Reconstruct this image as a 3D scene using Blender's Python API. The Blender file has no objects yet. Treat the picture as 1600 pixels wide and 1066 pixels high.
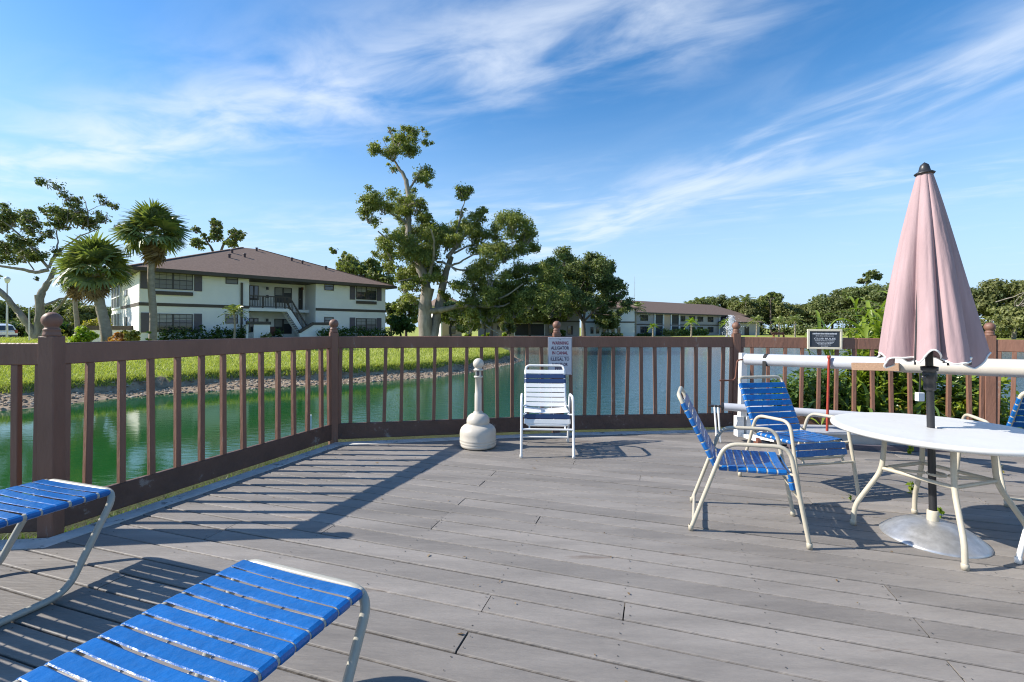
import bpy, bmesh, math, random
import numpy as np
from mathutils import Vector, Matrix

R = math.radians
S = bpy.context.scene
COL = S.collection

# ------------------------------------------------------------------ camera
EYE = 1.36          # eye height above the deck
F = 720.0           # focal length in pixels of a 1600 px wide picture
PX0, PY0, ROLL = 800.0, 511.0, 0.005
cam_d = bpy.data.cameras.new('camera')
cam = bpy.data.objects.new('camera', cam_d)
COL.objects.link(cam)
cam_d.sensor_width = 36.0
cam_d.lens = F / 1600 * 36.0
cam_d.shift_y = -(533 - PY0) / 1600
cam_d.clip_start = 0.05
cam_d.clip_end = 5000
cam.matrix_world = Matrix.Translation((0, 0, EYE)) @ Matrix.Rotation(R(90), 4, 'X') @ Matrix.Rotation(ROLL, 4, 'Z')
S.camera = cam

# ------------------------------------------------------------------ sky, sun, exposure
SUN_EL = 36.5
world = bpy.data.worlds.new('World')
S.world = world
world.use_nodes = True
W = world.node_tree
W.nodes.clear()


def wn(kind, **kw):
    n = W.nodes.new(kind)
    for k, v in kw.items():
        setattr(n, k, v)
    return n


def wmath(op, a, b=None, c=None):
    n = wn('ShaderNodeMath', operation=op)
    for i, v in enumerate((a, b, c)):
        if v is None:
            continue
        if isinstance(v, (int, float)):
            n.inputs[i].default_value = v
        else:
            W.links.new(v, n.inputs[i])
    return n.outputs[0]


sky = wn('ShaderNodeTexSky', sky_type='NISHITA', sun_disc=False)
sky.sun_elevation = R(SUN_EL)
sky.sun_rotation = R(-90)
sky.air_density = 1.0
sky.dust_density = 0.35
sky.ozone_density = 2.2
tc = wn('ShaderNodeTexCoord')
sep = wn('ShaderNodeSeparateXYZ')
W.links.new(tc.outputs['Generated'], sep.inputs[0])
zc = wmath('MAXIMUM', sep.outputs[2], 0.02)
uu = wmath('DIVIDE', sep.outputs[0], zc)
vv = wmath('DIVIDE', sep.outputs[1], zc)


def cloud_noise(ang, sx, sy, scale, detail, rough, dist, seed):
    ca, sa = math.cos(R(ang)), math.sin(R(ang))
    a = wmath('ADD', wmath('MULTIPLY', uu, ca), wmath('MULTIPLY', vv, sa))
    b = wmath('ADD', wmath('MULTIPLY', uu, -sa), wmath('MULTIPLY', vv, ca))
    cmb = wn('ShaderNodeCombineXYZ')
    W.links.new(wmath('MULTIPLY', a, sx), cmb.inputs[0])
    W.links.new(wmath('MULTIPLY', b, sy), cmb.inputs[1])
    cmb.inputs[2].default_value = seed
    n = wn('ShaderNodeTexNoise')
    n.inputs['Scale'].default_value = scale
    n.inputs['Detail'].default_value = detail
    n.inputs['Roughness'].default_value = rough
    n.inputs['Distortion'].default_value = dist
    W.links.new(cmb.outputs[0], n.inputs['Vector'])
    return n.outputs['Fac']


def band(nx, ny, c, w):
    d = wmath('SUBTRACT', wmath('ADD', wmath('MULTIPLY', uu, nx), wmath('MULTIPLY', vv, ny)), c)
    d = wmath('DIVIDE', d, w)
    return wmath('POWER', 2.718, wmath('MULTIPLY', wmath('MULTIPLY', d, d), -1.0))


def ramp(v, lo, hi):
    n = wn('ShaderNodeMapRange', interpolation_type='SMOOTHSTEP')
    n.inputs['From Min'].default_value = lo
    n.inputs['From Max'].default_value = hi
    W.links.new(v, n.inputs['Value'])
    return n.outputs[0]


soft = cloud_noise(-24, 0.5, 0.9, 1.5, 4, 0.55, 0.3, 3.1)
fine = cloud_noise(-24, 0.85, 1.6, 2.3, 8, 0.56, 0.4, 7.7)
fine2 = cloud_noise(-66, 0.65, 1.35, 1.9, 8, 0.55, 0.4, 1.3)
b1 = wmath('MULTIPLY', band(0.375, 0.927, 1.58, 0.40), wmath('SUBTRACT', 1.0, ramp(uu, 0.45, 1.2)))
b2 = band(0.94, 0.344, 2.36, 0.55)
b3 = band(0.375, 0.927, 3.9, 0.9)
m1 = wmath('MULTIPLY', b1, ramp(wmath('ADD', wmath('MULTIPLY', fine, 0.65), wmath('MULTIPLY', soft, 0.45)), 0.40, 0.74))
m2 = wmath('MULTIPLY', b2, ramp(wmath('ADD', wmath('MULTIPLY', fine2, 0.7), wmath('MULTIPLY', soft, 0.4)), 0.44, 0.76))
m3 = wmath('MULTIPLY', b3, ramp(wmath('ADD', wmath('MULTIPLY', fine, 0.6), wmath('MULTIPLY', soft, 0.5)), 0.48, 0.78))
m4 = wmath('MULTIPLY', ramp(wmath('ADD', wmath('MULTIPLY', fine, 0.45), wmath('MULTIPLY', soft, 0.65)), 0.58, 0.86), 0.35)
cl = wmath('MAXIMUM', wmath('MAXIMUM', m1, wmath('MULTIPLY', m2, 0.9)), wmath('MAXIMUM', wmath('MULTIPLY', m3, 0.6), m4))
fade = ramp(sep.outputs[2], 0.02, 0.12)
cl = wmath('MULTIPLY', wmath('MULTIPLY', cl, fade), 0.74)
sat = wn('ShaderNodeHueSaturation')
sat.inputs['Saturation'].default_value = 1.32
sat.inputs['Value'].default_value = 0.66
W.links.new(sky.outputs[0], sat.inputs['Color'])
mixh = wn('ShaderNodeMixRGB')
low = wmath('MULTIPLY', wmath('SUBTRACT', 1.0, ramp(sep.outputs[2], 0.0, 0.48)), 0.92)
W.links.new(low, mixh.inputs[0])
W.links.new(sat.outputs[0], mixh.inputs[1])
mixh.inputs[2].default_value = (1.75, 2.5, 3.45, 1)
mixc = wn('ShaderNodeMixRGB')
W.links.new(cl, mixc.inputs[0])
W.links.new(mixh.outputs[0], mixc.inputs[1])
mixc.inputs[2].default_value = (3.1, 3.35, 3.7, 1)
bg = wn('ShaderNodeBackground')
bg.inputs['Strength'].default_value = 0.15
W.links.new(mixc.outputs[0], bg.inputs['Color'])
wo = wn('ShaderNodeOutputWorld')
W.links.new(bg.outputs[0], wo.inputs['Surface'])

sun_d = bpy.data.lights.new('sun', 'SUN')
sun_d.energy = 3.6
sun_d.angle = R(0.5)
sun_d.color = (1.0, 0.94, 0.85)
sun = bpy.data.objects.new('sun', sun_d)
COL.objects.link(sun)
sun.rotation_euler = (0, R(-(90 - SUN_EL)), 0)
sun.location = (-30, 0, 25)

S.view_settings.view_transform = 'Standard'
S.view_settings.look = 'None'
S.view_settings.gamma = 1.0
S.view_settings.use_curve_mapping = False
S.view_settings.exposure = 1.07
S.render.engine = 'CYCLES'
S.cycles.filter_width = 1.1
S.cycles.max_bounces = 8
S.cycles.diffuse_bounces = 3
S.cycles.transparent_max_bounces = 8

rnd = random.Random(11)
rng = np.random.default_rng(11)


# ------------------------------------------------------------------ picture -> place
def hy(px):
    return PY0 + ROLL * (px - PX0)


def G(px, py, z=0.0):
    """point at height z seen at that place of the photograph"""
    y = (EYE - z) * F / (py - hy(px))
    return Vector(((px - PX0) / F * y, y, z))


def D(px, py, y):
    """point at distance y"""
    return Vector(((px - PX0) / F * y, y, EYE + (hy(px) - py) / F * y))


# ------------------------------------------------------------------ mesh helpers
def link(o, parent=None):
    COL.objects.link(o)
    if parent is not None:
        o.parent = parent
    return o


def mesh_np(name, V, Fc, mats, idx=None, smooth=False):
    V = np.asarray(V, dtype=np.float32).reshape(-1, 3)
    Fc = np.asarray(Fc, dtype=np.int32)
    k = Fc.shape[1]
    me = bpy.data.meshes.new(name)
    me.vertices.add(len(V))
    me.vertices.foreach_set('co', V.ravel())
    me.loops.add(Fc.size)
    me.loops.foreach_set('vertex_index', Fc.ravel())
    me.polygons.add(len(Fc))
    me.polygons.foreach_set('loop_start', np.arange(len(Fc), dtype=np.int32) * k)
    me.polygons.foreach_set('loop_total', np.full(len(Fc), k, dtype=np.int32))
    if idx is not None:
        me.polygons.foreach_set('material_index', np.asarray(idx, dtype=np.int32))
    if smooth:
        me.polygons.foreach_set('use_smooth', np.ones(len(Fc), dtype=bool))
    for m in (mats if isinstance(mats, (list, tuple)) else [mats]):
        me.materials.append(m)
    me.update(calc_edges=True)
    me.validate()
    return me


class MB:
    def __init__(self):
        self.v, self.f, self.s = [], [], []

    def add(self, vs, fs, smooth=False):
        b = len(self.v)
        self.v += [tuple(p) for p in vs]
        for q in fs:
            self.f.append(tuple(b + i for i in q))
            self.s.append(smooth)

    def box(self, a, b, M=None):
        x0, y0, z0 = a
        x1, y1, z1 = b
        vs = [Vector(p) for p in ((x0, y0, z0), (x1, y0, z0), (x1, y1, z0), (x0, y1, z0),
                                  (x0, y0, z1), (x1, y0, z1), (x1, y1, z1), (x0, y1, z1))]
        if M is not None:
            vs = [M @ p for p in vs]
        self.add(vs, [(0, 3, 2, 1), (4, 5, 6, 7), (0, 1, 5, 4), (1, 2, 6, 5), (2, 3, 7, 6), (3, 0, 4, 7)])
        return self

    def bbox(self, a, b, bev, M=None):
        """box with chamfered edges"""
        c = [(a[i] + b[i]) / 2 for i in range(3)]
        h = [abs(b[i] - a[i]) / 2 for i in range(3)]
        bm = bmesh.new()
        bmesh.ops.create_cube(bm, size=2)
        for v in bm.verts:
            v.co = Vector((c[0] + v.co.x * h[0], c[1] + v.co.y * h[1], c[2] + v.co.z * h[2]))
        bmesh.ops.bevel(bm, geom=bm.edges[:], offset=bev, segments=1, affect='EDGES')
        bm.verts.index_update()
        vs = [v.co.copy() for v in bm.verts]
        if M is not None:
            vs = [M @ p for p in vs]
        self.add(vs, [[v.index for v in f.verts] for f in bm.faces])
        bm.free()
        return self

    def beam(self, p, q, w, h, up=(0, 0, 1), bev=0):
        """bar of section w (sideways) x h (along up) from p to q"""
        p, q = Vector(p), Vector(q)
        d = (q - p)
        L = d.length
        d.normalize()
        side = d.cross(Vector(up)).normalized()
        u = side.cross(d).normalized()
        M = Matrix(((d.x, side.x, u.x, p.x), (d.y, side.y, u.y, p.y), (d.z, side.z, u.z, p.z), (0, 0, 0, 1)))
        if bev:
            return self.bbox((0, -w / 2, -h / 2), (L, w / 2, h / 2), bev, M)
        return self.box((0, -w / 2, -h / 2), (L, w / 2, h / 2), M)

    def tube(self, pts, r, n=10, closed=False, cap=True):
        pts = [Vector(p) for p in pts]
        m = len(pts)
        rs = r if isinstance(r, (list, tuple)) else [r] * m
        tang = []
        for i in range(m):
            if closed:
                t = pts[(i + 1) % m] - pts[i - 1]
            else:
                t = pts[min(i + 1, m - 1)] - pts[max(i - 1, 0)]
            tang.append(t.normalized())
        ref = Vector((0, 0, 1)) if abs(tang[0].z) < 0.9 else Vector((1, 0, 0))
        x = tang[0].cross(ref).normalized()
        vs = []
        for i in range(m):
            t = tang[i]
            x = (x - t * x.dot(t)).normalized()
            y = t.cross(x)
            for k in range(n):
                a = 2 * math.pi * k / n
                vs.append(pts[i] + (x * math.cos(a) + y * math.sin(a)) * rs[i])
        fs = []
        for i in range(m if closed else m - 1):
            j = (i + 1) % m
            for k in range(n):
                k2 = (k + 1) % n
                fs.append((i * n + k, i * n + k2, j * n + k2, j * n + k))
        self.add(vs, fs, True)
        if cap and not closed:
            self.add(vs[:n], [tuple(range(n - 1, -1, -1))])
            self.add(vs[-n:], [tuple(range(n))])
        return self

    def lathe(self, prof, n=24, c=(0, 0, 0)):
        vs, fs = [], []
        for r, z in prof:
            for k in range(n):
                a = 2 * math.pi * k / n
                vs.append((c[0] + r * math.cos(a), c[1] + r * math.sin(a), c[2] + z))
        for i in range(len(prof) - 1):
            for k in range(n):
                k2 = (k + 1) % n
                fs.append((i * n + k, i * n + k2, (i + 1) * n + k2, (i + 1) * n + k))
        self.add(vs, fs, True)
        return self

    def prism(self, poly, z0, z1):
        n = len(poly)
        vs = [(p[0], p[1], z0) for p in poly] + [(p[0], p[1], z1) for p in poly]
        fs = [tuple(range(n - 1, -1, -1)), tuple(range(n, 2 * n))]
        fs += [(i, (i + 1) % n, n + (i + 1) % n, n + i) for i in range(n)]
        self.add(vs, fs)
        return self

    def mesh(self, name, mat):
        me = bpy.data.meshes.new(name)
        me.from_pydata(self.v, [], self.f)
        me.polygons.foreach_set('use_smooth', self.s)
        for m in (mat if isinstance(mat, (list, tuple)) else [mat]):
            me.materials.append(m)
        me.update()
        return me

    def build(self, name, mat, parent=None):
        return link(bpy.data.objects.new(name, self.mesh(name, mat)), parent)


def fillet(pts, rad, seg=5, closed=False):
    pts = [Vector(p) for p in pts]
    out = []
    m = len(pts)
    for i in range(m):
        if not closed and i in (0, m - 1):
            out.append(pts[i])
            continue
        a, b, c = pts[i - 1], pts[i], pts[(i + 1) % m]
        d1, d2 = (a - b), (c - b)
        r = min(rad, d1.length * 0.48, d2.length * 0.48)
        p, q = b + d1.normalized() * r, b + d2.normalized() * r
        for k in range(seg + 1):
            t = k / seg
            out.append(p * (1 - t) ** 2 + b * 2 * t * (1 - t) + q * t ** 2)
    return out


def thing(name, label, cat, loc=(0, 0, 0), rz=0.0, group=None):
    o = bpy.data.objects.new(name, None)
    o.empty_display_size = 0.2
    link(o)
    o.location = loc
    o.rotation_euler = (0, 0, rz)
    return tag(o, label, cat, group)


def tag(o, label, cat, group=None):
    o['label'] = label
    o['category'] = cat
    if group:
        o['group'] = group
    return o


def struct(o, kind='structure'):
    o['kind'] = kind
    return o


ORD = ['first', 'second', 'third', 'fourth', 'fifth', 'sixth', 'seventh', 'eighth', 'ninth', 'tenth', 'eleventh', 'twelfth', 'thirteenth', 'fourteenth', 'fifteenth',
       'sixteenth', 'seventeenth', 'eighteenth', 'nineteenth', 'twentieth', 'twenty-first', 'twenty-second']


def dup(root, loc, rz, label, group=None):
    r = root.copy()
    COL.objects.link(r)
    r.location = loc
    r.rotation_euler = (0, 0, rz)
    r['label'] = label
    if group:
        r['group'] = group
    for ch in list(root.children):
        c = ch.copy()
        COL.objects.link(c)
        c.parent = r
        for g in list(ch.children):
            d = g.copy()
            COL.objects.link(d)
            d.parent = c
    return r


# ------------------------------------------------------------------ materials
def mat(name, col, rough=0.6, metal=0.0, spec=0.5, var=0.0, vscale=8.0, bump=0.0, bscale=40.0, stretch=None,
        col2=None, detail=6, objvar=0.0, wear=None, wear_scale=6.0, wear_amt=0.5, coat=0.0):
    m = bpy.data.materials.new(name)
    m.use_nodes = True
    t = m.node_tree
    N, L = t.nodes, t.links
    b = N['Principled BSDF']
    b.inputs['Roughness'].default_value = rough
    b.inputs['Metallic'].default_value = metal
    b.inputs['Specular IOR Level'].default_value = spec
    b.inputs['Coat Weight'].default_value = coat
    c = (*col, 1)
    tcn = N.new('ShaderNodeTexCoord')
    mp = N.new('ShaderNodeMapping')
    L.new(tcn.outputs['Object'], mp.inputs[0])
    if stretch:
        mp.inputs['Scale'].default_value = stretch
    out = None
    if var or col2:
        nz = N.new('ShaderNodeTexNoise')
        nz.inputs['Scale'].default_value = vscale
        nz.inputs['Detail'].default_value = detail
        nz.inputs['Roughness'].default_value = 0.62
        L.new(mp.outputs[0], nz.inputs['Vector'])
        rp = N.new('ShaderNodeValToRGB')
        rp.color_ramp.elements[0].position = 0.3
        rp.color_ramp.elements[1].position = 0.7
        if col2:
            rp.color_ramp.elements[0].color = c
            rp.color_ramp.elements[1].color = (*col2, 1)
        else:
            rp.color_ramp.elements[0].color = tuple(x * (1 - var) for x in col) + (1,)
            rp.color_ramp.elements[1].color = tuple(min(1, x * (1 + var)) for x in col) + (1,)
        L.new(nz.outputs['Fac'], rp.inputs[0])
        out = rp.outputs[0]
    if wear:
        nz = N.new('ShaderNodeTexNoise')
        nz.inputs['Scale'].default_value = wear_scale
        nz.inputs['Detail'].default_value = 10
        nz.inputs['Roughness'].default_value = 0.7
        L.new(mp.outputs[0], nz.inputs['Vector'])
        rp = N.new('ShaderNodeValToRGB')
        rp.color_ramp.elements[0].position = 1 - wear_amt
        rp.color_ramp.elements[1].position = min(1, 1 - wear_amt + 0.06)
        L.new(nz.outputs['Fac'], rp.inputs[0])
        mx = N.new('ShaderNodeMixRGB')
        L.new(rp.outputs[0], mx.inputs[0])
        if out:
            L.new(out, mx.inputs[1])
        else:
            mx.inputs[1].default_value = c
        mx.inputs[2].default_value = (*wear, 1)
        out = mx.outputs[0]
    if objvar:
        oi = N.new('ShaderNodeObjectInfo')
        mr = N.new('ShaderNodeMapRange')
        mr.inputs['To Min'].default_value = 1 - objvar
        mr.inputs['To Max'].default_value = 1 + objvar
        L.new(oi.outputs['Random'], mr.inputs[0])
        hs = N.new('ShaderNodeHueSaturation')
        L.new(mr.outputs[0], hs.inputs['Value'])
        if out:
            L.new(out, hs.inputs['Color'])
        else:
            hs.inputs['Color'].default_value = c
        out = hs.outputs[0]
    if out:
        L.new(out, b.inputs['Base Color'])
    else:
        b.inputs['Base Color'].default_value = c
    if bump:
        nz = N.new('ShaderNodeTexNoise')
        nz.inputs['Scale'].default_value = bscale
        nz.inputs['Detail'].default_value = 8
        L.new(mp.outputs[0], nz.inputs['Vector'])
        bp = N.new('ShaderNodeBump')
        bp.inputs['Strength'].default_value = bump
        bp.inputs['Distance'].default_value = 0.02
        L.new(nz.outputs['Fac'], bp.inputs['Height'])
        L.new(bp.outputs[0], b.inputs['Normal'])
    return m


def leaf_mat(name, c1, c2, c3, trans=0.38, rough=0.55, spec=0.3):
    m = bpy.data.materials.new(name)
    m.use_nodes = True
    t = m.node_tree
    N, L = t.nodes, t.links
    b = N['Principled BSDF']
    b.inputs['Roughness'].default_value = rough
    b.inputs['Specular IOR Level'].default_value = spec
    g = N.new('ShaderNodeNewGeometry')
    rp = N.new('ShaderNodeValToRGB')
    e = rp.color_ramp.elements
    e[0].color = (*c1, 1)
    e[1].color = (*c3, 1)
    k = e.new(0.55)
    k.color = (*c2, 1)
    oi = N.new('ShaderNodeObjectInfo')
    L.new(g.outputs['Random Per Island'], rp.inputs[0])
    hs = N.new('ShaderNodeHueSaturation')
    mr = N.new('ShaderNodeMapRange')
    mr.inputs['To Min'].default_value = 0.82
    mr.inputs['To Max'].default_value = 1.18
    L.new(oi.outputs['Random'], mr.inputs[0])
    L.new(mr.outputs[0], hs.inputs['Value'])
    L.new(rp.outputs[0], hs.inputs['Color'])
    L.new(hs.outputs[0], b.inputs['Base Color'])
    tr = N.new('ShaderNodeBsdfTranslucent')
    gm = N.new('ShaderNodeMixRGB')
    gm.blend_type = 'MULTIPLY'
    gm.inputs[0].default_value = 1
    gm.inputs[2].default_value = (1.5, 1.6, 0.7, 1)
    L.new(hs.outputs[0], gm.inputs[1])
    L.new(gm.outputs[0], tr.inputs['Color'])
    mx = N.new('ShaderNodeMixShader')
    mx.inputs[0].default_value = trans
    L.new(b.outputs[0], mx.inputs[1])
    L.new(tr.outputs[0], mx.inputs[2])
    L.new(mx.outputs[0], N['Material Output'].inputs['Surface'])
    return m


M = {}
M['plank'] = mat('plank_paint', (0.224, 0.202, 0.180), 0.62, var=0.22, vscale=2.6, bump=0.35, bscale=26, stretch=(0.35, 2.2, 1), objvar=0.16,
                 wear=(0.165, 0.135, 0.112), wear_scale=1.3, wear_amt=0.385)
M['edge_board'] = mat('edge_board_paint', (0.58, 0.56, 0.52), 0.7, var=0.2, vscale=5, bump=0.4, bscale=20, wear=(0.2, 0.19, 0.17), wear_scale=9, wear_amt=0.42)
M['screw'] = mat('screw_steel', (0.05, 0.045, 0.04), 0.6, var=0.3)
M['joist'] = mat('joist_wood', (0.06, 0.05, 0.045), 0.9, var=0.2)
M['fence'] = mat('fence_brown_paint', (0.20, 0.098, 0.064), 0.55, var=0.14, vscale=7, bump=0.3, bscale=30, stretch=(1, 1, 0.3), objvar=0.07,
                 wear=(0.26, 0.23, 0.20), wear_scale=7, wear_amt=0.375)
M['fence_bottom'] = mat('fence_weathered_paint', (0.115, 0.063, 0.044), 0.65, var=0.2, vscale=5, bump=0.4, bscale=24, objvar=0.07,
                        wear=(0.24, 0.21, 0.185), wear_scale=5, wear_amt=0.41)
M['blue'] = mat('blue_vinyl', (0.006, 0.108, 0.35), 0.30, var=0.16, vscale=9, bump=0.22, bscale=30, objvar=0.10, wear=(0.02, 0.17, 0.46), wear_scale=18, wear_amt=0.36)
M['navy'] = mat('navy_vinyl', (0.022, 0.045, 0.12), 0.4, var=0.1)
M['white_vinyl'] = mat('white_vinyl', (0.78, 0.78, 0.76), 0.4, var=0.05)
M['cream_frame'] = mat('cream_powder_coat', (0.50, 0.45, 0.35), 0.35, var=0.06, vscale=30)
M['grey_frame'] = mat('greige_powder_coat', (0.40, 0.38, 0.32), 0.35, var=0.06, vscale=30)
M['white_frame'] = mat('white_powder_coat', (0.80, 0.79, 0.76), 0.35, var=0.04)
M['table_top'] = mat('white_fibreglass', (0.66, 0.65, 0.62), 0.35, var=0.04, vscale=9, wear=(0.50, 0.49, 0.47), wear_scale=4.5, wear_amt=0.35)
M['galv'] = mat('galvanised_steel', (0.52, 0.52, 0.52), 0.36, metal=0.7, var=0.22, vscale=16, bump=0.06, bscale=25)
M['black'] = mat('black_metal', (0.025, 0.025, 0.027), 0.4, var=0.2)
M['black_rubber'] = mat('black_rubber', (0.02, 0.02, 0.02), 0.8)
M['pink'] = mat('faded_pink_canvas', (0.40, 0.282, 0.288), 0.9, spec=0.15, var=0.12, vscale=1.6, bump=0.5, bscale=1.8, stretch=(8, 8, 1.0))
M['piping'] = mat('white_piping', (0.8, 0.78, 0.75), 0.7)
M['beige_plastic'] = mat('beige_plastic', (0.56, 0.51, 0.43), 0.45, var=0.06, vscale=6, wear=(0.42, 0.37, 0.30), wear_scale=5, wear_amt=0.34)
M['tube_white'] = mat('white_aluminium', (0.46, 0.475, 0.51), 0.35, var=0.05, vscale=5)
M['tube_cream'] = mat('cream_pipe', (0.55, 0.50, 0.43), 0.4, var=0.06, vscale=5)
M['ledge'] = mat('painted_ledge', (0.50, 0.47, 0.43), 0.6, var=0.1, vscale=4, bump=0.2)
M['rust'] = mat('rusty_steel', (0.16, 0.06, 0.035), 0.7, var=0.3, vscale=20)
M['wood'] = mat('bare_wood', (0.34, 0.21, 0.13), 0.7, var=0.2, vscale=10, stretch=(1, 8, 8), bump=0.2)
M['red'] = mat('red_plastic', (0.36, 0.05, 0.03), 0.45, var=0.1)
M['sign_white'] = mat('sign_white', (0.58, 0.58, 0.62), 0.35, var=0.06, vscale=8)
M['sign_red'] = mat('sign_maroon_print', (0.22, 0.02, 0.06), 0.5)
M['sign_dark'] = mat('sign_dark_print', (0.06, 0.03, 0.08), 0.5)
M['board_black'] = mat('notice_slate', (0.035, 0.042, 0.055), 0.45, var=0.1)
M['board_frame'] = mat('notice_frame_paint', (0.66, 0.60, 0.46), 0.5, var=0.08)
M['chalk'] = mat('notice_white_print', (0.55, 0.57, 0.6), 0.6)
# buildings
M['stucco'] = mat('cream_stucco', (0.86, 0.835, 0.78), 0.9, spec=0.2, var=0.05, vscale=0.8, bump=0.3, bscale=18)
M['stucco_tan_shade'] = mat('shade_tan_stucco', (0.55, 0.40, 0.28), 0.9, spec=0.2, var=0.06, vscale=0.8)  # cream stucco's shaded side, the shade put into the colour
M['stucco_grey_shade'] = mat('shade_grey_stucco', (0.40, 0.37, 0.36), 0.9, spec=0.2, var=0.06, vscale=0.8)  # wall colour darkened to stand for the shade on the far blocks
M['trim'] = mat('brown_trim', (0.085, 0.066, 0.052), 0.7, var=0.12)
M['shutter'] = mat('mauve_grey_shutter', (0.115, 0.098, 0.115), 0.6, var=0.08)
M['shingle'] = mat('brown_shingles', (0.185, 0.132, 0.106), 0.95, spec=0.15, var=0.22, vscale=6, bump=0.4, bscale=9, stretch=(1, 1, 3))
M['bronze'] = mat('bronze_window_frame', (0.05, 0.042, 0.038), 0.45)
M['white_post'] = mat('white_post', (0.8, 0.8, 0.78), 0.5)
M['glass'] = mat('window_glass', (0.028, 0.034, 0.042), 0.05, spec=0.9, var=0.5, vscale=1.3)
M['blind'] = mat('window_blind', (0.17, 0.165, 0.155), 0.3, spec=0.5, var=0.15, vscale=6, stretch=(0.5, 0.5, 14))
M['screen'] = mat('dark_screen', (0.022, 0.024, 0.028), 0.5, var=0.3)
M['door'] = mat('dark_door', (0.03, 0.022, 0.018), 0.5)
M['badge_blue'] = mat('badge_blue', (0.05, 0.08, 0.40), 0.5)
M['terracotta'] = mat('terracotta', (0.34, 0.11, 0.055), 0.8, var=0.15)
# ground
M['bark'] = mat('oak_bark', (0.27, 0.24, 0.205), 0.95, spec=0.1, var=0.42, vscale=2.6, bump=1.0, bscale=6, stretch=(1, 1, 0.3))
M['bark_dark'] = mat('dark_bark', (0.13, 0.105, 0.085), 0.95, spec=0.1, var=0.3, vscale=2.5, bump=0.7, bscale=8, stretch=(1, 1, 0.3))
M['palm_bark'] = mat('palm_bark', (0.30, 0.255, 0.205), 0.95, spec=0.1, var=0.2, vscale=3, bump=0.6, bscale=10, stretch=(1, 1, 2.5))
M['oak'] = leaf_mat('oak_leaf', (0.11, 0.14, 0.038), (0.175, 0.205, 0.054), (0.28, 0.285, 0.08), 0.3)
M['oak_dark'] = leaf_mat('dark_oak_leaf', (0.085, 0.115, 0.04), (0.13, 0.165, 0.052), (0.2, 0.22, 0.07), 0.28)
M['far_leaf'] = leaf_mat('far_tree_leaf', (0.09, 0.12, 0.048), (0.135, 0.165, 0.06), (0.19, 0.205, 0.075), 0.28)
M['far_olive'] = leaf_mat('olive_tree_leaf', (0.12, 0.14, 0.05), (0.17, 0.185, 0.065), (0.22, 0.225, 0.08), 0.28)
M['palm'] = leaf_mat('palm_leaf', (0.115, 0.155, 0.05), (0.18, 0.215, 0.068), (0.27, 0.28, 0.1), 0.25, 0.4, 0.5)
M['palm_dead'] = leaf_mat('dry_palm_leaf', (0.16, 0.105, 0.055), (0.22, 0.15, 0.085), (0.30, 0.22, 0.13), 0.2)
M['hedge'] = leaf_mat('hedge_leaf', (0.032, 0.068, 0.016), (0.06, 0.11, 0.024), (0.1, 0.16, 0.034), 0.25)
M['lime'] = leaf_mat('lime_leaf', (0.12, 0.20, 0.015), (0.20, 0.29, 0.02), (0.30, 0.36, 0.03), 0.35)
M['croton'] = leaf_mat('croton_leaf', (0.30, 0.09, 0.03), (0.40, 0.17, 0.05), (0.36, 0.28, 0.06), 0.3)
M['yellow'] = leaf_mat('yellow_leaf', (0.20, 0.20, 0.03), (0.30, 0.28, 0.05), (0.36, 0.30, 0.06), 0.3)
M['ginger'] = leaf_mat('ginger_leaf', (0.13, 0.21, 0.026), (0.21, 0.28, 0.035), (0.33, 0.37, 0.06), 0.35, 0.35, 0.5)
M['ginger_dark'] = leaf_mat('dark_strap_leaf', (0.06, 0.12, 0.03), (0.1, 0.17, 0.04), (0.16, 0.23, 0.055), 0.3, 0.35, 0.5)
M['brom'] = leaf_mat('variegated_leaf', (0.14, 0.16, 0.02), (0.24, 0.22, 0.03), (0.32, 0.17, 0.05), 0.35, 0.35, 0.5)
M['grass'] = leaf_mat('lawn_blade', (0.26, 0.3, 0.06), (0.33, 0.36, 0.085), (0.4, 0.42, 0.12), 0.3)

# ================================================================== GROUND AND WATER
WZ = -0.90
LAKE = np.array([(-60, 9.5), (-40, 9.8), (-24, 10.4), (-13.4, 12), (-11.4, 15.1), (-7.7, 17.4), (-3.75, 20), (-1.6, 23.2), (-.1, 27.6),
                 (.7, 31), (.3, 36), (-1.5, 44), (-1, 56), (6, 66), (18, 71), (34, 77), (50, 84), (66, 88), (78, 80), (86, 60),
                 (84, 30), (60, 6), (30, -2), (8, -5), (-8, -5), (-60, -5)], dtype=float)


def lake_dist(P):
    """signed distance to the shore, positive on land"""
    P = np.asarray(P, dtype=float).reshape(-1, 2)
    d = np.full(len(P), 1e9)
    ins = np.zeros(len(P), bool)
    for a, b in zip(LAKE, np.roll(LAKE, -1, axis=0)):
        ab = b - a
        t = np.clip(((P - a) @ ab) / (ab @ ab), 0, 1)
        d = np.minimum(d, np.hypot(*(P - a - t[:, None] * ab).T))
        c = (a[1] > P[:, 1]) != (b[1] > P[:, 1])
        with np.errstate(divide='ignore', invalid='ignore'):
            xs = (b[0] - a[0]) * (P[:, 1] - a[1]) / (b[1] - a[1]) + a[0]
        ins ^= c & (P[:, 0] < xs)
    return np.where(ins, -d, d)


def wob(x, y):
    return (np.sin(x * 1.7 + 1.3 * np.sin(y * 0.9)) * 0.5 + np.sin(y * 2.3 + x * 0.7) * 0.3 + np.sin(x * 5.1 + y * 3.7) * 0.16
            + np.sin(x * 11.3 - y * 9.1) * 0.10 + np.sin(x * 3.1 - y * 4.3 + 1) * .2)


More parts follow.
